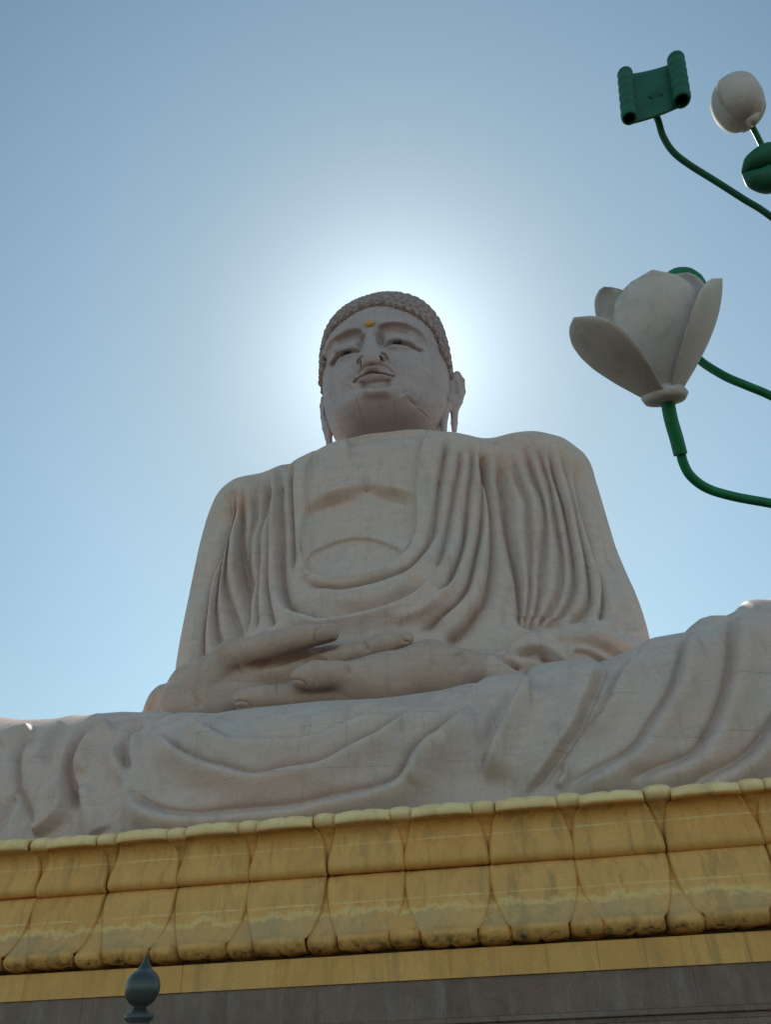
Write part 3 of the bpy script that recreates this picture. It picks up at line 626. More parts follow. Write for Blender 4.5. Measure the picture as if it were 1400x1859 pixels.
FS = [
 # brow edge: forehead stands proud above it
 (PR(684, 601, 690, 594, 697, 591, 714, 589, 736, 592, 753, 601, 766, 613, 774, 627, 777, 636), 4.5, 10, 1.6, 'g', .1, .15),
 (PR(594, 655, 598, 635, 609, 618, 626, 606, 645, 600, 660, 601), 4.5, 10, 1.6, 'g', .1, .1),
 (PR(685, 603, 697, 600, 714, 599, 734, 602, 750, 609), -5, 7, 6, 'g', .1, .2),
 (PR(612, 627, 628, 613, 645, 608, 659, 608), -5, 7, 6, 'g', .1, .1),
 (PR(688, 603, 690, 612, 694, 620), -3, 6, 3, 'g', .2, .3),
 (PR(657, 606, 655, 616, 652, 624), -2, 3, 5, 'g', .2, .3),
 # upper lid roll
 (PR(692, 617, 710, 610, 727, 610, 744, 615, 758, 625), 3.0, 4, 5, 'g', .15, .15),
 (PR(605, 645, 618, 631, 633, 626, 654, 627), 3.0, 4, 5, 'g', .15, .15),
 # lid edge
 (PR(692, 629, 701, 622, 711, 618, 723, 617.5, 738, 621, 753, 628.5, 774, 638), -5.5, 1.1, 4.5, 'g', .08, .12),
 (PR(597, 667, 605, 653, 616, 642, 628.6, 636, 641, 634, 657, 635), -5.5, 1.1, 4.5, 'g', .1, .08),
 (PR(695, 631, 710, 636, 728, 639, 748, 638), -2.2, 5, 3, 'g', .2, .2),
 (PR(612, 656, 630, 652, 645, 646, 655, 641), -2.2, 5, 3, 'g', .2, .2),
 (PR(686, 600, 688, 610, 690, 620, 694, 630), -4.5, 7, 3, 'g', .15, .3),
 (PR(659, 604, 658, 614, 656, 624, 652, 634), -3.5, 3, 5, 'g', .15, .3),
 (PR(703, 624, 714, 621.5, 727, 622, 742, 627), -3, 1.5, 3.5, 'g', .2, .2), (PR(612, 649, 622, 642, 632, 639, 645, 638), -3, 1.5, 3.5, 'g', .2, .2),
 # mouth
 (PR(640, 695, 646, 690, 652, 684.5, 667, 678, 682, 676.5, 697, 678, 710, 682, 718, 684), -4.5, 1.6, 1.6, 'g', .04, .04),
 (PR(647, 684, 654, 672, 664, 667, 676, 665, 699, 664, 711, 674, 718, 682), -2.5, 4, 1.8, 'g', .1, .1),
 (PR(652, 697, 668, 702, 684, 703, 700, 699, 712, 692), -5, 4, 6, 'g', .15, .15),
 (PR(676, 658, 677, 664), -1.5, 2, 2, 'g', .1, .1),
 (PR(650, 664, 651, 655, 655, 648, 661, 646), -2.5, 2.2, 2, 'g', .1, .2),
 (PR(704, 657, 702, 648, 696, 643, 690, 642), -2.5, 2, 2.2, 'g', .1, .2),
 # joints between the chin stones and an old crack
 (PR(646, 722, 655, 748, 664, 776), -.7, 1.1, 1.1, 'g', .05, .05), (PR(714, 728, 717, 750, 716, 776), -.7, 1.1, 1.1, 'g', .05, .05),
 (PR(736, 716, 750, 733, 757, 742, 748, 758, 742, 770), -.5, 1.2, 1.2, 'g', .1, .05), (PR(757, 742, 766, 722, 774, 702), -.6, 1.1, 1.1, 'g', .05, .1), (PR(757, 742, 768, 750, 778, 760), -.6, 1.1, 1.1, 'g', .05, .1),
 # chin
 (PR(650, 716, 665, 713, 682, 712, 700, 711, 716, 712), 6, 8, 9, 'g', .25, .25),
 (PR(640, 700, 634, 712, 636, 726), -2.5, 9, 9, 'g', .2, .2),
 (PR(722, 692, 730, 706, 736, 718), -2.5, 9, 9, 'g', .2, .2),
 (PR(752, 690, 764, 712, 756, 735, 736, 722), -1.2, 5, 5, 'g', .2, .2),
]
V = carve(V, Q, FS, 1.8, 0)
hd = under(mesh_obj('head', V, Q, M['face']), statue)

HL = PR(590, 760, 591, 713, 590.5, 657, 595, 623, 606, 599, 631, 577, 656, 563, 688, 555, 723, 561, 753, 573, 778, 593, 793, 614, 802, 644, 807, 674, 811, 704, 806, 740)
def hair():
    W = np.array([hit(a, b, skull, 4.6, 9.2) for a, b in HL])
    fp = np.concatenate([W[:, [0, 2]], [[W[-1, 0] - .1, 17.5], [W[0, 0] + .1, 17.5]]])
    fp = crom(fp[:-2], 3).tolist() + fp[-2:].tolist(); fp = np.array(fp)
    ye = np.interp
    lo = (-3.2, 4.8, 19.4); hi = (3.4, 11.4, 27.2); h = .045
    X, Y, Z = grid(lo, hi, h)
    xx, zz = np.broadcast_arrays(X[:, 0, :], Z[0, :, :]); d2 = poly_sd(xx, zz, fp).astype(np.float32)[:, None, :]
    F_ = skull(X, Y, Z) - .075
    F_ = smin(F_, ellf(X, Y, Z, (.1, 8.2, 25.2), (1.35, 1.3, 1.15)), .3)
    cut = np.maximum(d2, Y - 8.05)          # the face opening, in front of the ears only
    F_ = smax(F_, -cut, .05)
    # scalloped lower edge and the end of the hair at the nape
    F_ = smax(F_, 21.45 - Z + .15 * np.maximum(9.2 - Y, 0), .1)
    V, Q = extract(F_, lo, h); Q = orient(V, Q); V = relax(V, Q, 2); return V, Q, d2, xx, zz
V, Q, *_ = hair()
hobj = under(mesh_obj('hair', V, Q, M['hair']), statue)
# snail curls, one object each
def curl_mesh():
    n = 26; P = []; R_ = []
    for i in range(n):
        t = i / (n - 1); a = t * 2 * math.pi * 1.9; r = .12 * (1 - t) + .012
        P.append((r * math.cos(a), r * math.sin(a), -.004 + .045 * t)); R_.append(.030 * (1 - .3 * t))
    Vc, Fc = tube(P, R_, 6); me = bpy.data.meshes.new('curl'); me.from_pydata([tuple(v) for v in Vc], [], Fc)
    me.polygons.foreach_set('use_smooth', np.ones(len(me.polygons), bool)); me.materials.append(M['hair']); return me
cm = curl_mesh(); nrm = vnormals(V, Q); pxs, pys, _ = proj(V)
vw = CAM - V; vw /= np.linalg.norm(vw, axis=1, keepdims=True); fac = (nrm * vw).sum(1)
skv = skull(V[:, 0], V[:, 1], V[:, 2])
cand = np.nonzero((fac > -.22) & (skv > .045) & (V[:, 2] > 20.9))[0]
# rows following the hairline
order = np.argsort(-fac[cand] + rng.random(len(cand)) * .05); cand = cand[order]
chosen = []; CP = np.zeros((0, 3))
for i in cand:
    if len(chosen) >= 295: break
    if len(CP) and np.min(((CP - V[i]) ** 2).sum(1)) < .262 ** 2: continue
    chosen.append(i); CP = np.vstack([CP, V[i]])
for i in chosen:
    o = bpy.data.objects.new('curl', cm); col.objects.link(o)
    q = Vector(nrm[i]).to_track_quat('Z', 'Y'); mw = Matrix.Translation(Vector(V[i] - nrm[i] * .01)) @ q.to_matrix().to_4x4() @ Matrix.Rotation(random.uniform(0, 6.28), 4, 'Z') @ Matrix.Diagonal((random.choice((-1, 1)), 1, 1, 1))
    o.parent = hobj; o.matrix_parent_inverse = Matrix.Identity(4)
    o.matrix_local = mw   # hair keeps world coordinates

# ears
def ear(pts, name, hole, split, flat=.8):
    parts = [(a[0], a[1], a[2], a[3], b[0], b[1], b[2], b[3], .06) for a, b in zip(pts[:-1], pts[1:])]
    return blob(parts + split, .03, M['face'], name, statue, hole, .06, 1)
ear([(822, 686, 8.2, 6), (830, 681, 8.4, 6.5), (838, 692, 8.6, 6), (840, 712, 8.6, 5.5), (834, 730, 8.5, 6), (825, 745, 8.3, 7.5), (825, 768, 8.3, 6), (825, 782, 8.3, 5)], 'ear',
    [(PR(826, 690, 831, 704, 828, 718), -4, 4, 4, 'g', .2, .2), (PR(812, 724, 824, 731, 834, 733), 2, 3, 3, 'g', .1, .1)],
    [(824, 692, 8.4, 11, 828, 718, 8.45, 12, .05), (816, 700, 8.2, 10, 820, 730, 8.3, 11, .1), (814, 722, 8.0, 10, 807, 748, 7.9, 8, .1), (806, 748, 7.9, 7.5, 806, 782, 7.9, 6, .05), (820, 730, 8.2, 8, 812, 742, 8.0, 8, .1)])
ear([(592, 728, 8.2, 4), (588, 724, 8.4, 5), (585, 738, 8.6, 4.5), (587, 758, 8.5, 5), (591, 778, 8.3, 6), (596, 795, 8.2, 6), (600, 812, 8.2, 5)], 'ear',
    [(PR(590, 734, 589, 750, 593, 764), -3, 2.5, 2.5, 'g', .2, .2)],
    [(592, 735, 8.4, 8, 592, 760, 8.4, 8, .05), (592, 760, 8.2, 6, 598, 785, 8.1, 5.5, .1), (599, 785, 8.1, 5, 597, 808, 8.2, 5, .06)])
# forehead mark and irises
def ellipsoid(name, c_, r, mat, parent, seg=20, rot=None):
    V_ = []; F_ = []
    for i in range(seg // 2 + 1):
        for k in range(seg):
            a = math.pi * i / (seg // 2); b = 2 * math.pi * k / seg; V_.append((r[0] * math.sin(a) * math.cos(b), r[1] * math.sin(a) * math.sin(b), r[2] * math.cos(a)))
    for i in range(seg // 2):
        for k in range(seg): F_.append((i * seg + k, i * seg + (k + 1) % seg, (i + 1) * seg + (k + 1) % seg, (i + 1) * seg + k))
    V_ = np.array(V_) + np.array(c_); return under(mesh_obj(name, V_, F_[::-1], mat), parent)
p = hit(672, 589, skull); ellipsoid('forehead_mark', p + np.array([0, -.03, 0]), (.17, .13, .16), M['mark'], statue)
def bvh(o):
    from mathutils.bvhtree import BVHTree
    me = o.data; vs = [v.co for v in me.vertices]; return BVHTree.FromPolygons(vs, [tuple(pp.vertices) for pp in me.polygons])
hb_ = bvh(hd)
for px_, py_, rx in ((721.5, 621.5, .17), (630, 639.3, .15)):
    d = ray(px_, py_); d /= np.linalg.norm(d); r_ = hb_.ray_cast(Vector(CAM), Vector(d)); p = np.array(r_[0])
    ellipsoid('iris', p + d * .02, (rx, .09, .11), M['black'], statue)

# ------------------------------------------------------------------ lotus pedestal
ped = empty('lotus_pedestal', (0, 7, 0), 'broad plinth with two rows of ochre lotus petals over dark red sandstone, under the statue', 'pedestal')
B = [-4.663, -3.47, -2.29, -1.11, .12, 1.315, 2.584, 3.83, 5.115, 6.434]
while B[0] > -10.8: B.insert(0, B[0] - 1.2)
while B[-1] < 10.4: B.append(B[-1] + 1.3)
def petal_mesh(name, W, prof, widthf, lobes, thick, nu=28, bulge=.035, tipcurve=0.0, cusp=.03, back=.055):
    """a carved petal: prof(v)->(y,z), widthf(v)->half width factor; closed solid with rounded sides"""
    nv = 30; V_ = []; F_ = []; sg = 1 if prof(.6)[1] > prof(.1)[1] else -1
    for j in range(nv + 1):
        v = j / nv; y, z = prof(v); y2, z2 = prof(min(v + .01, 1.0)); y1, z1 = prof(max(v - .01, 0)); ty, tz = y2 - y1, z2 - z1; l = math.hypot(ty, tz); ny, nz = -abs(tz) / l, (ty / l if tz > 0 else -ty / l)
        hw = W * widthf(v)
        for i in range(nu + 1):
            u = -1 + 2 * i / nu
            prf = max(0.0, 1 - abs(u) ** 3.2) ** .5
            dep = bulge * prf * (1 - .5 * sst(np.array(v), .5, .62) * (1 if sg > 0 else 0)) - cusp * math.exp(-(u / .07) ** 2) * (.25 if v < .5 else .25 + .75 * (v - .5) * 2) * lobes
            ed = v ** 6 * tipcurve * (abs(u) ** 2.5) + (v ** 8) * .03 * math.exp(-(u / .1) ** 2) * lobes
            rim = .026 * math.exp(-((abs(u) - .95) / .045) ** 2) * lobes; dep += rim
            V_.append((u * hw, y + ny * dep + back * abs(u) ** 3 * sst(np.array(v), .1, .8), z + nz * dep * .6 - sg * ed))
    n1 = (nv + 1) * (nu + 1)
    for j in range(nv + 1):
        for i in range(nu + 1):
            x, y, z = V_[j * (nu + 1) + i]; V_.append((x * .97, y + thick, z))
    I = lambda j, i, s=0: s * n1 + j * (nu + 1) + i
    for j in range(nv):
        for i in range(nu):
            F_.append((I(j, i), I(j, i + 1), I(j + 1, i + 1), I(j + 1, i))); F_.append((I(j, i, 1), I(j + 1, i, 1), I(j + 1, i + 1, 1), I(j, i + 1, 1)))
    for j in range(nv):
        F_.append((I(j, 0), I(j + 1, 0), I(j + 1, 0, 1), I(j, 0, 1))); F_.append((I(j, nu), I(j, nu, 1), I(j + 1, nu, 1), I(j + 1, nu)))
    for i in range(nu):
        F_.append((I(nv, i), I(nv, i + 1), I(nv, i + 1, 1), I(nv, i, 1))); F_.append((I(0, i), I(0, i, 1), I(0, i + 1, 1), I(0, i + 1)))
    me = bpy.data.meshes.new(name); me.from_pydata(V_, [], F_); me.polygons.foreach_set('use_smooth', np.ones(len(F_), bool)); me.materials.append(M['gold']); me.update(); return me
def bez(pts):
    P = crom(pts, 12); s = np.concatenate([[0], np.cumsum(np.linalg.norm(np.diff(P, axis=0), axis=1))]); s /= s[-1]
    return lambda v: (float(np.interp(v, s, P[:, 0])), float(np.interp(v, s, P[:, 1])))
prof_up = bez([(.42, 3.935), (.30, 3.94), (.225, 3.99), (.225, 4.1), (.26, 4.24), (.28, 4.36), (.25, 4.48), (.16, 4.565), (.05, 4.585), (-.045, 4.58), (-.07, 4.60), (-.07, 4.67), (-.03, 4.735), (.10, 4.775), (.3, 4.78)])
prof_up2 = bez([(.48, 3.97), (.42, 4.1), (.39, 4.22), (.38, 4.36), (.32, 4.50), (.18, 4.59), (.05, 4.61), (.0, 4.675), (.03, 4.74), (.14, 4.785), (.3, 4.79)])
prof_dn = bez([(.42, 3.93), (.34, 3.92), (.28, 3.84), (.24, 3.7), (.21, 3.5), (.16, 3.31), (.08, 3.16), (.0, 3.09), (-.04, 3.075), (-.03, 3.05), (-.005, 3.01), (.03, 2.965), (.11, 2.928), (.34, 2.915)])
prof_dn2 = bez([(.50, 3.93), (.41, 3.87), (.36, 3.75), (.32, 3.6), (.27, 3.4), (.18, 3.22), (.09, 3.11), (.03, 3.06), (.03, 3.01), (.09, 2.955), (.19, 2.93), (.36, 2.91)])
def wf(v, tip=.70, a=.30, b=.86):
    if v < a: return 1.0
    if v < b:
        t = (v - a) / (b - a); return 1.0 + (tip - 1.0) * t ** 2.1
    return tip - .0 * (v - b)
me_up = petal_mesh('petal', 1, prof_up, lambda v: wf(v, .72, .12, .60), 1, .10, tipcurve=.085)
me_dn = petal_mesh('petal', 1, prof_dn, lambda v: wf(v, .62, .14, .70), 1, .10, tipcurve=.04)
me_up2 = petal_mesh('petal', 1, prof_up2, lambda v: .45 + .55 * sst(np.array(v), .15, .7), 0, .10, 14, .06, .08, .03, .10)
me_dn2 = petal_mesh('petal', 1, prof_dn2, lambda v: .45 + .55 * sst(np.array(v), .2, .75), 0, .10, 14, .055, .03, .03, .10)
def put(me, x, wscale):
    o = bpy.data.objects.new('petal', me); col.objects.link(o); under(o, ped); o.location = (x, random.uniform(-.008, .008), random.uniform(-.006, .006)); o.scale = (wscale, 1, random.uniform(.995, 1.005)); o.rotation_euler = (0, random.uniform(-.006, .006), random.uniform(-.012, .012)); return o
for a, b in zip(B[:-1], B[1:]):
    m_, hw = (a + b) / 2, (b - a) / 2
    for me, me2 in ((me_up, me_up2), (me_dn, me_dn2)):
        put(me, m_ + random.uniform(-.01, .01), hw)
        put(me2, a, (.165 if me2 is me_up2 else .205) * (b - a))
XL, XR = B[0] - .1, B[-1] + .1
V_, F_ = box(XL, XR, .47, 13.5, 2.86, 4.72, .02); under(mesh_obj('core', V_, F_, M['core'], None, False), ped)
V_, F_ = box(XL, XR, .36, 13.5, 4.55, 4.765, .02); under(mesh_obj('core', V_, F_, M['dark'], None, False), ped)
# ochre fillet course of blocks
joints = [-10.9, -9.6, -8.3, -7.0, -5.8, -4.5, -3.25, -2.0, -.7, .55, 1.91, 2.6, 3.24, 3.91, 4.52, 5.14, 5.82, 6.5, 7.2, 8.4, 9.6, 10.9]
for a, b in zip(joints[:-1], joints[1:]):
    V_, F_ = box(a + .0015, b - .0015, .17 + random.uniform(-.004, .006), 1.2, 2.51, 2.855 + random.uniform(-.004, 0), .003)
    under(mesh_obj('block', V_, F_, M['gold'], None, False), ped)
x = -10.9
while x < 10.8:
    wd = random.uniform(1.5, 2.3); b = min(x + wd, 10.9)
    V_, F_ = box(x + .001, b - .001, .20 + random.uniform(-.006, .006), 1.2, 2.06, 2.505, .003); under(mesh_obj('block', V_, F_, M['dark'], None, False), ped); x = b
for (y_, z0, z1) in ((.10, 1.99, 2.055), (.16, 1.92, 1.987), (.04, 1.80, 1.917)):
    x = -10.9
    while x < 10.8:
        wd = random.uniform(1.8, 2.6); b = min(x + wd, 10.9)
        V_, F_ = box(x + .002, b - .002, y_, 1.2, z0, z1, .01); under(mesh_obj('block', V_, F_, M['dark'], None, False), ped); x = b
x = -10.9
while x < 10.8:
    wd = random.uniform(1.2, 2.0); b = min(x + wd, 10.9)
    for z0, z1 in ((.0, .6), (.604, 1.2), (1.204, 1.797)):
        V_, F_ = box(x + .003, b - .003, .22, 1.2, z0, z1, .008); under(mesh_obj('block', V_, F_, M['dark'], None, False), ped)
    x = b
V_, F_ = box(-10.9, 10.9, 1.21, 13.5, 0, 2.85, .02); under(mesh_obj('core', V_, F_, M['dark'], None, False), ped)

# ------------------------------------------------------------------ lotus lamp post (metal flower sculpture beside the path)
DL = 4.6
pb = atd(1740, 960, DL)
lamp = empty('lotus_post', (pb[0], pb[1], 0), 'green metal post of curving stems bearing a white lotus, a bud and rolled leaves', 'sculpture')
def stem(pts, rpx, name='stem', mat='green', ns=14, parent=None):
    P = np.array([atd(a, b, d) for a, b, d in pts]); P = crom(P, 6); r = [rpx * DL / FPX] * len(P)
    V_, F_ = tube(P, r, ns); return under(mesh_obj(name, V_, F_, M[mat]), lamp)
stem([(1236, 818, 4.6), (1240, 838, 4.6), (1254, 864, 4.6), (1285, 887, 4.6), (1335, 902, 4.6), (1400, 914, 4.6), (1500, 935, 4.6), (1620, 975, 4.6), (1740, 1100, 4.6)], 8.6)
s_ = stem([(1211, 722, 4.6), (1218, 760, 4.6), (1228, 795, 4.6), (1236, 826, 4.6)], 12.3); s_.name = 'collar'
stem([(1240, 590, 5.12), (1262, 645, 5.05), (1310, 680, 4.9), (1355, 700, 4.8), (1400, 719, 4.8), (1500, 770, 4.7), (1640, 860, 4.6), (1740, 980, 4.6)], 8.0)
stem([(1190, 208, 4.72), (1196, 222, 4.7), (1204, 248, 4.7), (1222, 276, 4.7), (1252, 300, 4.7), (1300, 330, 4.7), (1350, 362, 4.7), (1400, 394, 4.7), (1520, 490, 4.7), (1660, 650, 4.6), (1740, 860, 4.6)], 6.0, mat='green2')
stem([(1356, 212, 4.8), (1372, 242, 4.8), (1392, 280, 4.8), (1440, 360, 4.75), (1560, 520, 4.7), (1690, 700, 4.6), (1740, 900, 4.6)], 5.2)
stem([(1430, 315, 4.75), (1480, 330, 4.75), (1600, 480, 4.7), (1710, 680, 4.6), (1740, 860, 4.6)], 5.5)
pt = atd(1740, 850, DL)
V_, F_ = tube([(pb[0], pb[1], 0), (pb[0], pb[1], .05), (pb[0], pb[1], .051), (pb[0], pb[1], 2), (pt[0], pt[1], pt[2])], [.16, .16, .065, .055, .05], 20); under(mesh_obj('pole', V_, F_, M['green']), lamp)
# flower: petals as thin shells on an axis
ax_b = atd(1208, 728, DL); up = np.array([0, 0, 1.0]); vdir = RM @ np.array([0, 0, 1.0])
axis = (atd(1183, 520, DL + .12) - ax_b); axis /= np.linalg.norm(axis)
e1 = np.cross(axis, vdir); e1 /= np.linalg.norm(e1)      # picture-right for the flower
if e1 @ (RM @ np.array([1, 0, 0])) < 0: e1 = -e1
e2 = np.cross(axis, e1)
if e2 @ vdir > 0: e2 = -e2                                # towards the viewer
def flower_petal(phi, length, width, r0, prof, lean_tw=0.0, mat='white', thick=.006, name='petal', base=None, tipsharp=1.0):
    base = ax_b if base is None else base
    rd = math.cos(phi) * e1 + math.sin(phi) * e2; tg = np.cross(axis, rd)
    nv, nu = 22, 12; P = []
    for j in range(nv + 1):
        v = j / nv; rr, hh = prof(v); wv = width * (math.sin(math.pi * min(1, (.10 + .90 * v) ** .95)) ** .62 if v < 1 else .0) * (1 if v < .55 else 1)
        wv = width * max(0.02, (np.interp(v, [0, .1, .3, .5, .65, .8, .9, .96, 1], [.34, .48, .76, .96, 1.0, .93, .72, .46, .04])))
        for i in range(nu + 1):
            u = -1 + 2 * i / nu
            cup = (u * u) * wv * .42
            P.append(base + axis * (hh * length) + rd * (r0 + rr * length - cup * .8) + tg * (u * wv * (1 - .12 * u * u)))
    P = np.array(P); n1 = len(P); I = np.arange(n1).reshape(nv + 1, nu + 1)
    Qf = np.stack([I[:-1, :-1], I[:-1, 1:], I[1:, 1:], I[1:, :-1]], -1).reshape(-1, 4)
    n = vnormals(P, Qf); V2 = np.concatenate([P, P - n * thick]); F2 = [tuple(q) for q in Qf] + [tuple(q[::-1] + n1) for q in Qf]
    rim = list(I[0]) + list(I[1:, -1]) + list(I[-1, ::-1][1:]) + list(I[::-1, 0][1:-1])
    for a, b in zip(rim, rim[1:] + rim[:1]): F2.append((b, a, a + n1, b + n1))
    return under(mesh_obj(name, V2, F2, M[mat]), lamp)
prof_up_ = lambda v: (.34 * math.sin(v * 2.2) - .02 * v, v * (1 - .05 * v))
prof_open = lambda v: (.12 * v + .62 * math.sin(v * 1.45), v * .80)
prof_mid = lambda v: (.30 * math.sin(v * 2.0), v)
D2 = DL / FPX
flower_petal(math.radians(106), 228 * D2, 86 * D2, 16 * D2, lambda v: (.24 * math.sin(v * 2.3), v))              # front centre
flower_petal(math.radians(152), 232 * D2, 66 * D2, 22 * D2, lambda v: (.12 * v + .66 * math.sin(v * 1.35), v * .56))            # wide open, picture left
flower_petal(math.radians(30), 214 * D2, 80 * D2, 18 * D2, lambda v: (.06 * v + .42 * math.sin(v * 1.5), v * .94))
flower_petal(math.radians(240), 266 * D2, 104 * D2, 8 * D2, lambda v: (.33 * math.sin(v * 2.0), v * .97))
flower_petal(math.radians(-44), 282 * D2, 84 * D2, 8 * D2, lambda v: (.34 * math.sin(v * 2.0), v * .97))
flower_petal(math.radians(-40), 205 * D2, 60 * D2, 12 * D2, lambda v: (.40 * math.sin(v * 1.6), v * .86))
flower_petal(math.radians(-75), 215 * D2, 66 * D2, 10 * D2, prof_mid)
flower_petal(math.radians(-130), 210 * D2, 64 * D2, 12 * D2, lambda v: (.40 * math.sin(v * 1.9), v * .9))
V_, F_ = tube([ax_b - axis * .012, ax_b - axis * .004, ax_b + axis * .03, ax_b + axis * .075], [.05, .115, .135, .11], 24); under(mesh_obj('flower_cup', V_, F_, M['white']), lamp)
# green leaf hooded behind the flower
def leaf_shell(outline_c, r, mat, name='leaf', depth=4.9, ry=None, tilt=0.0):
    c_ = atd(outline_c[0], outline_c[1], depth); V_ = []; F_ = []; ns, nr = 28, 8; rt = RM @ np.array([1, 0, 0]); dn = RM @ np.array([0, 1, 0])
    for k in range(nr + 1):
        a = (math.pi / 2) * k / nr
        for i in range(ns):
            b = 2 * math.pi * i / ns; V_.append(c_ + (rt * math.cos(b) * r[0] + dn * math.sin(b) * r[1]) * math.sin(a) * depth / FPX - vdir * (-r[2]) * math.cos(a) * depth / FPX)
    n1 = len(V_); V_ = np.array(V_); V_ = np.concatenate([V_, V_ - vdir * .012])
    for k in range(nr):
        for i in range(ns):
            i2 = (i + 1) % ns; F_.append((k * ns + i, k * ns + i2, (k + 1) * ns + i2, (k + 1) * ns + i)); F_.append((n1 + k * ns + i, n1 + (k + 1) * ns + i, n1 + (k + 1) * ns + i2, n1 + k * ns + i2))
    for i in range(ns): i2 = (i + 1) % ns; F_.append((nr * ns + i, nr * ns + i2, n1 + nr * ns + i2, n1 + nr * ns + i))
    return under(mesh_obj(name, V_, F_, M[mat]), lamp)
ellipsoid('leaf', (0, 0, 0), (1, 1, 1), M['green'], lamp)
lf = bpy.data.objects['leaf']; c_ = atd(1240, 536, 5.12); lf.data.transform(Matrix.Translation(Vector(c_)) @ Matrix.Diagonal((44 * 5.12 / FPX, 44 * 5.12 / FPX, 58 * 5.12 / FPX, 1)))
# rolled leaf: two ribbed rolls joined by a flat panel
def ribbed_roll(pts, rpx, nrib):
    P = np.array([atd(*q) for q in pts]); n = nrib * 10; t = np.linspace(0, 1, n + 1); C_ = P[0] + (P[1] - P[0]) * t[:, None]
    r = np.array([(rpx * (.84 + .18 * abs(math.sin(math.pi * nrib * q)) ** .7)) * DL / FPX for q in t])
    r *= np.clip(.45 + t * 6, 0, 1)
    V_, F_ = tube(C_, r, 20, False); V2 = V_ + 0; cen = np.repeat(C_, 20, 0); V2 = cen + (V_ - cen) * .78; n1 = len(V_)
    F2 = list(F_) + [tuple(np.array(f)[::-1] + n1) for f in F_]
    for k in range(20):
        k2 = (k + 1) % 20; F2.append((n * 20 + k, n * 20 + k2, n1 + n * 20 + k2, n1 + n * 20 + k))
    F2.append(tuple(range(20))[::-1]); return under(mesh_obj('leaf_roll', np.concatenate([V_, V2]), F2, M['green2']), lamp)
ribbed_roll([(1134, 128, 4.95), (1143, 216, 4.55)], 14.5, 6)
ribbed_roll([(1226, 102, 4.95), (1238, 184, 4.55)], 16.5, 6)
cor = [(1136, 142, 4.98), (1226, 120, 4.98), (1240, 196, 4.60), (1143, 230, 4.60)]
def panel():
    A, Bq, C_, D_ = [atd(*q) for q in cor]; n = 16; V_ = []
    nn = np.cross(Bq - A, D_ - A); nn /= np.linalg.norm(nn)
    if nn @ vdir < 0: nn = -nn
    for s in (0, 1):
        for j in range(n + 1):
            for i in range(n + 1):
                u, v = i / n, j / n; p = (A * (1 - u) + Bq * u) * (1 - v) + (D_ * (1 - u) + C_ * u) * v
                V_.append(p + nn * (.010 * math.sin(math.pi * u) - .02 + s * .012))
    m_ = (n + 1) ** 2; F_ = []
    for j in range(n):
        for i in range(n):
            q = (j * (n + 1) + i, j * (n + 1) + i + 1, (j + 1) * (n + 1) + i + 1, (j + 1) * (n + 1) + i); F_.append(q); F_.append(tuple(x_ + m_ for x_ in q[::-1]))
    I = np.arange(m_).reshape(n + 1, n + 1); rim = list(I[0]) + list(I[1:, -1]) + list(I[-1, ::-1][1:]) + list(I[::-1, 0][1:-1])
    for a, b in zip(rim, rim[1:] + rim[:1]): F_.append((b, a, a + m_, b + m_))
    return under(mesh_obj('leaf_panel', np.array(V_), F_, M['green2']), lamp)
panel()
# raised diamond mark on the panel
dmk = [atd(a, b, 4.735) for a, b in ((1176, 176), (1190, 167), (1203, 172), (1189, 182))]
V_ = np.array(dmk + [q - vdir * .008 for q in dmk]); under(mesh_obj('emblem', V_, [(0, 1, 2, 3), (7, 6, 5, 4), (0, 4, 5, 1), (1, 5, 6, 2), (2, 6, 7, 3), (3, 7, 4, 0)], M['green2'], None, False), lamp)
# bud
bc = atd(1333, 183, 4.8); bax = atd(1316, 146, 4.9) - atd(1355, 222, 4.72); bax /= np.linalg.norm(bax); bb = atd(1356, 222, 4.72); rd0 = np.cross(bax, up); rd0 /= np.linalg.norm(rd0); rd1 = np.cross(bax, rd0)
def bud_petal(phi, off):
    nv, nu = 18, 10; P = []
    for j in range(nv + 1):
        v = j / nv; rr = (43 + off) * 4.8 / FPX * (math.sin(math.pi * min(.97, (.004 + .986 * v))) ** .62); hh = 102 * 4.8 / FPX * (1 - math.cos(math.pi * (.03 + .94 * v))) / 2
        for i in range(nu + 1):
            u = -1 + 2 * i / nu; a = phi + u * .78 * (1 - .25 * v ** 3); P.append(bb + bax * hh + (rd0 * math.cos(a) + rd1 * math.sin(a)) * rr * (1 + .02 * (1 - u * u)))
    P = np.array(P); n1 = len(P); I = np.arange(n1).reshape(nv + 1, nu + 1); Qf = np.stack([I[:-1, :-1], I[:-1, 1:], I[1:, 1:], I[1:, :-1]], -1).reshape(-1, 4)
    V2 = np.concatenate([P, bc + (P - bc) * .96]); F2 = [tuple(q) for q in Qf] + [tuple(q[::-1] + n1) for q in Qf]
    rim = list(I[0]) + list(I[1:, -1]) + list(I[-1, ::-1][1:]) + list(I[::-1, 0][1:-1])
    for a, b in zip(rim, rim[1:] + rim[:1]): F2.append((b, a, a + n1, b + n1))
    under(mesh_obj('bud_petal', V2, F2, M['white']), lamp)
for k in range(5): bud_petal(k * 2 * math.pi / 5 + .5, (k % 2) * 4)
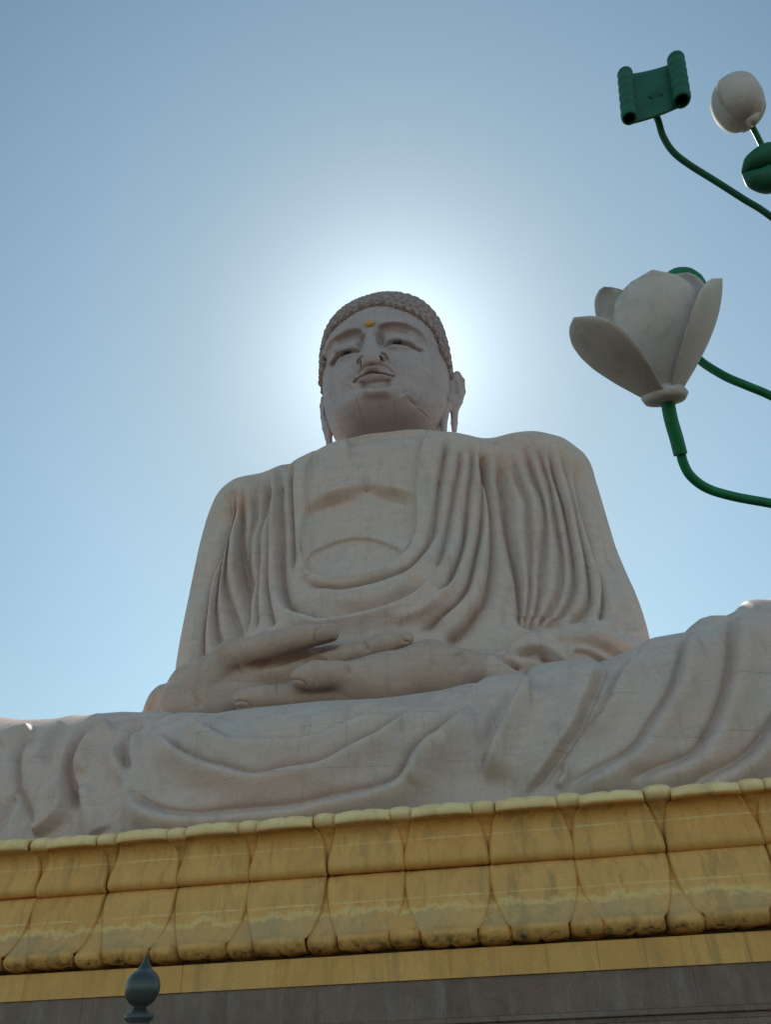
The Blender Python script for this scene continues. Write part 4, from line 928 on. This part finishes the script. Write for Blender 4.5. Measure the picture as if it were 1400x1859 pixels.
V_, F_ = tube([atd(1362, 224, 4.7), atd(1371, 212, 4.7), atd(1380, 200, 4.7)], [.035, .025, .003], 10); under(mesh_obj('sepal', V_, F_, M['white']), lamp)
# folded leaf at the frame's right edge
for pts in ([(1346, 314, 4.75), (1368, 296, 4.72), (1400, 285, 4.72), (1450, 290, 4.75)], [(1347, 315, 4.75), (1372, 326, 4.70), (1400, 326, 4.70), (1450, 318, 4.72)]):
    P = crom([atd(*q) for q in pts], 6); n = len(P); r = np.interp(np.linspace(0, 1, n), [0, .25, .6, 1], [.004, .055, .085, .07]); V_, F_ = tube(P, r, 16); under(mesh_obj('leaf', V_, F_, M['green2']), lamp)

# ------------------------------------------------------------------ iron fence post
fp_ = aty(259, 1792, -9.6)
post = empty('fence_post', (fp_[0], fp_[1], 0), 'dark grey-green iron post with ball and spike finial in front of the pedestal', 'post')
def lathe(name, prof, c_, mat, parent, ns=36):
    V_ = [(c_[0] + r * math.cos(2 * math.pi * k / ns), c_[1] + r * math.sin(2 * math.pi * k / ns), z) for r, z in prof for k in range(ns)]; F_ = []
    for j in range(len(prof) - 1):
        for k in range(ns): F_.append((j * ns + k, j * ns + (k + 1) % ns, (j + 1) * ns + (k + 1) % ns, (j + 1) * ns + k))
    F_.append(tuple(range(ns))[::-1]); F_.append(tuple((len(prof) - 1) * ns + k for k in range(ns)))
    return under(mesh_obj(name, np.array(V_), F_, mat), parent)
zc = fp_[2]; R0 = .049
pf = [(.018, zc - .052)] + [(R0 * math.cos(a), zc + R0 * math.sin(a)) for a in np.linspace(-1.2, 1.1, 22)] + [(.017, zc + .052), (.009, zc + .064), (.004, zc + .075), (.001, zc + .088)]
lathe('finial', pf, fp_, M['iron'], post)
pf = [(.075, 0), (.075, .02), (.052, .03), (.050, zc - .22), (.056, zc - .21), (.056, zc - .20), (.05, zc - .19), (.048, zc - .16), (.044, zc - .13), (.046, zc - .12), (.046, zc - .108), (.040, zc - .10), (.031, zc - .092), (.031, zc - .082), (.040, zc - .075), (.040, zc - .066), (.030, zc - .058), (.018, zc - .052)]
lathe('shaft', pf, fp_, M['iron'], post)
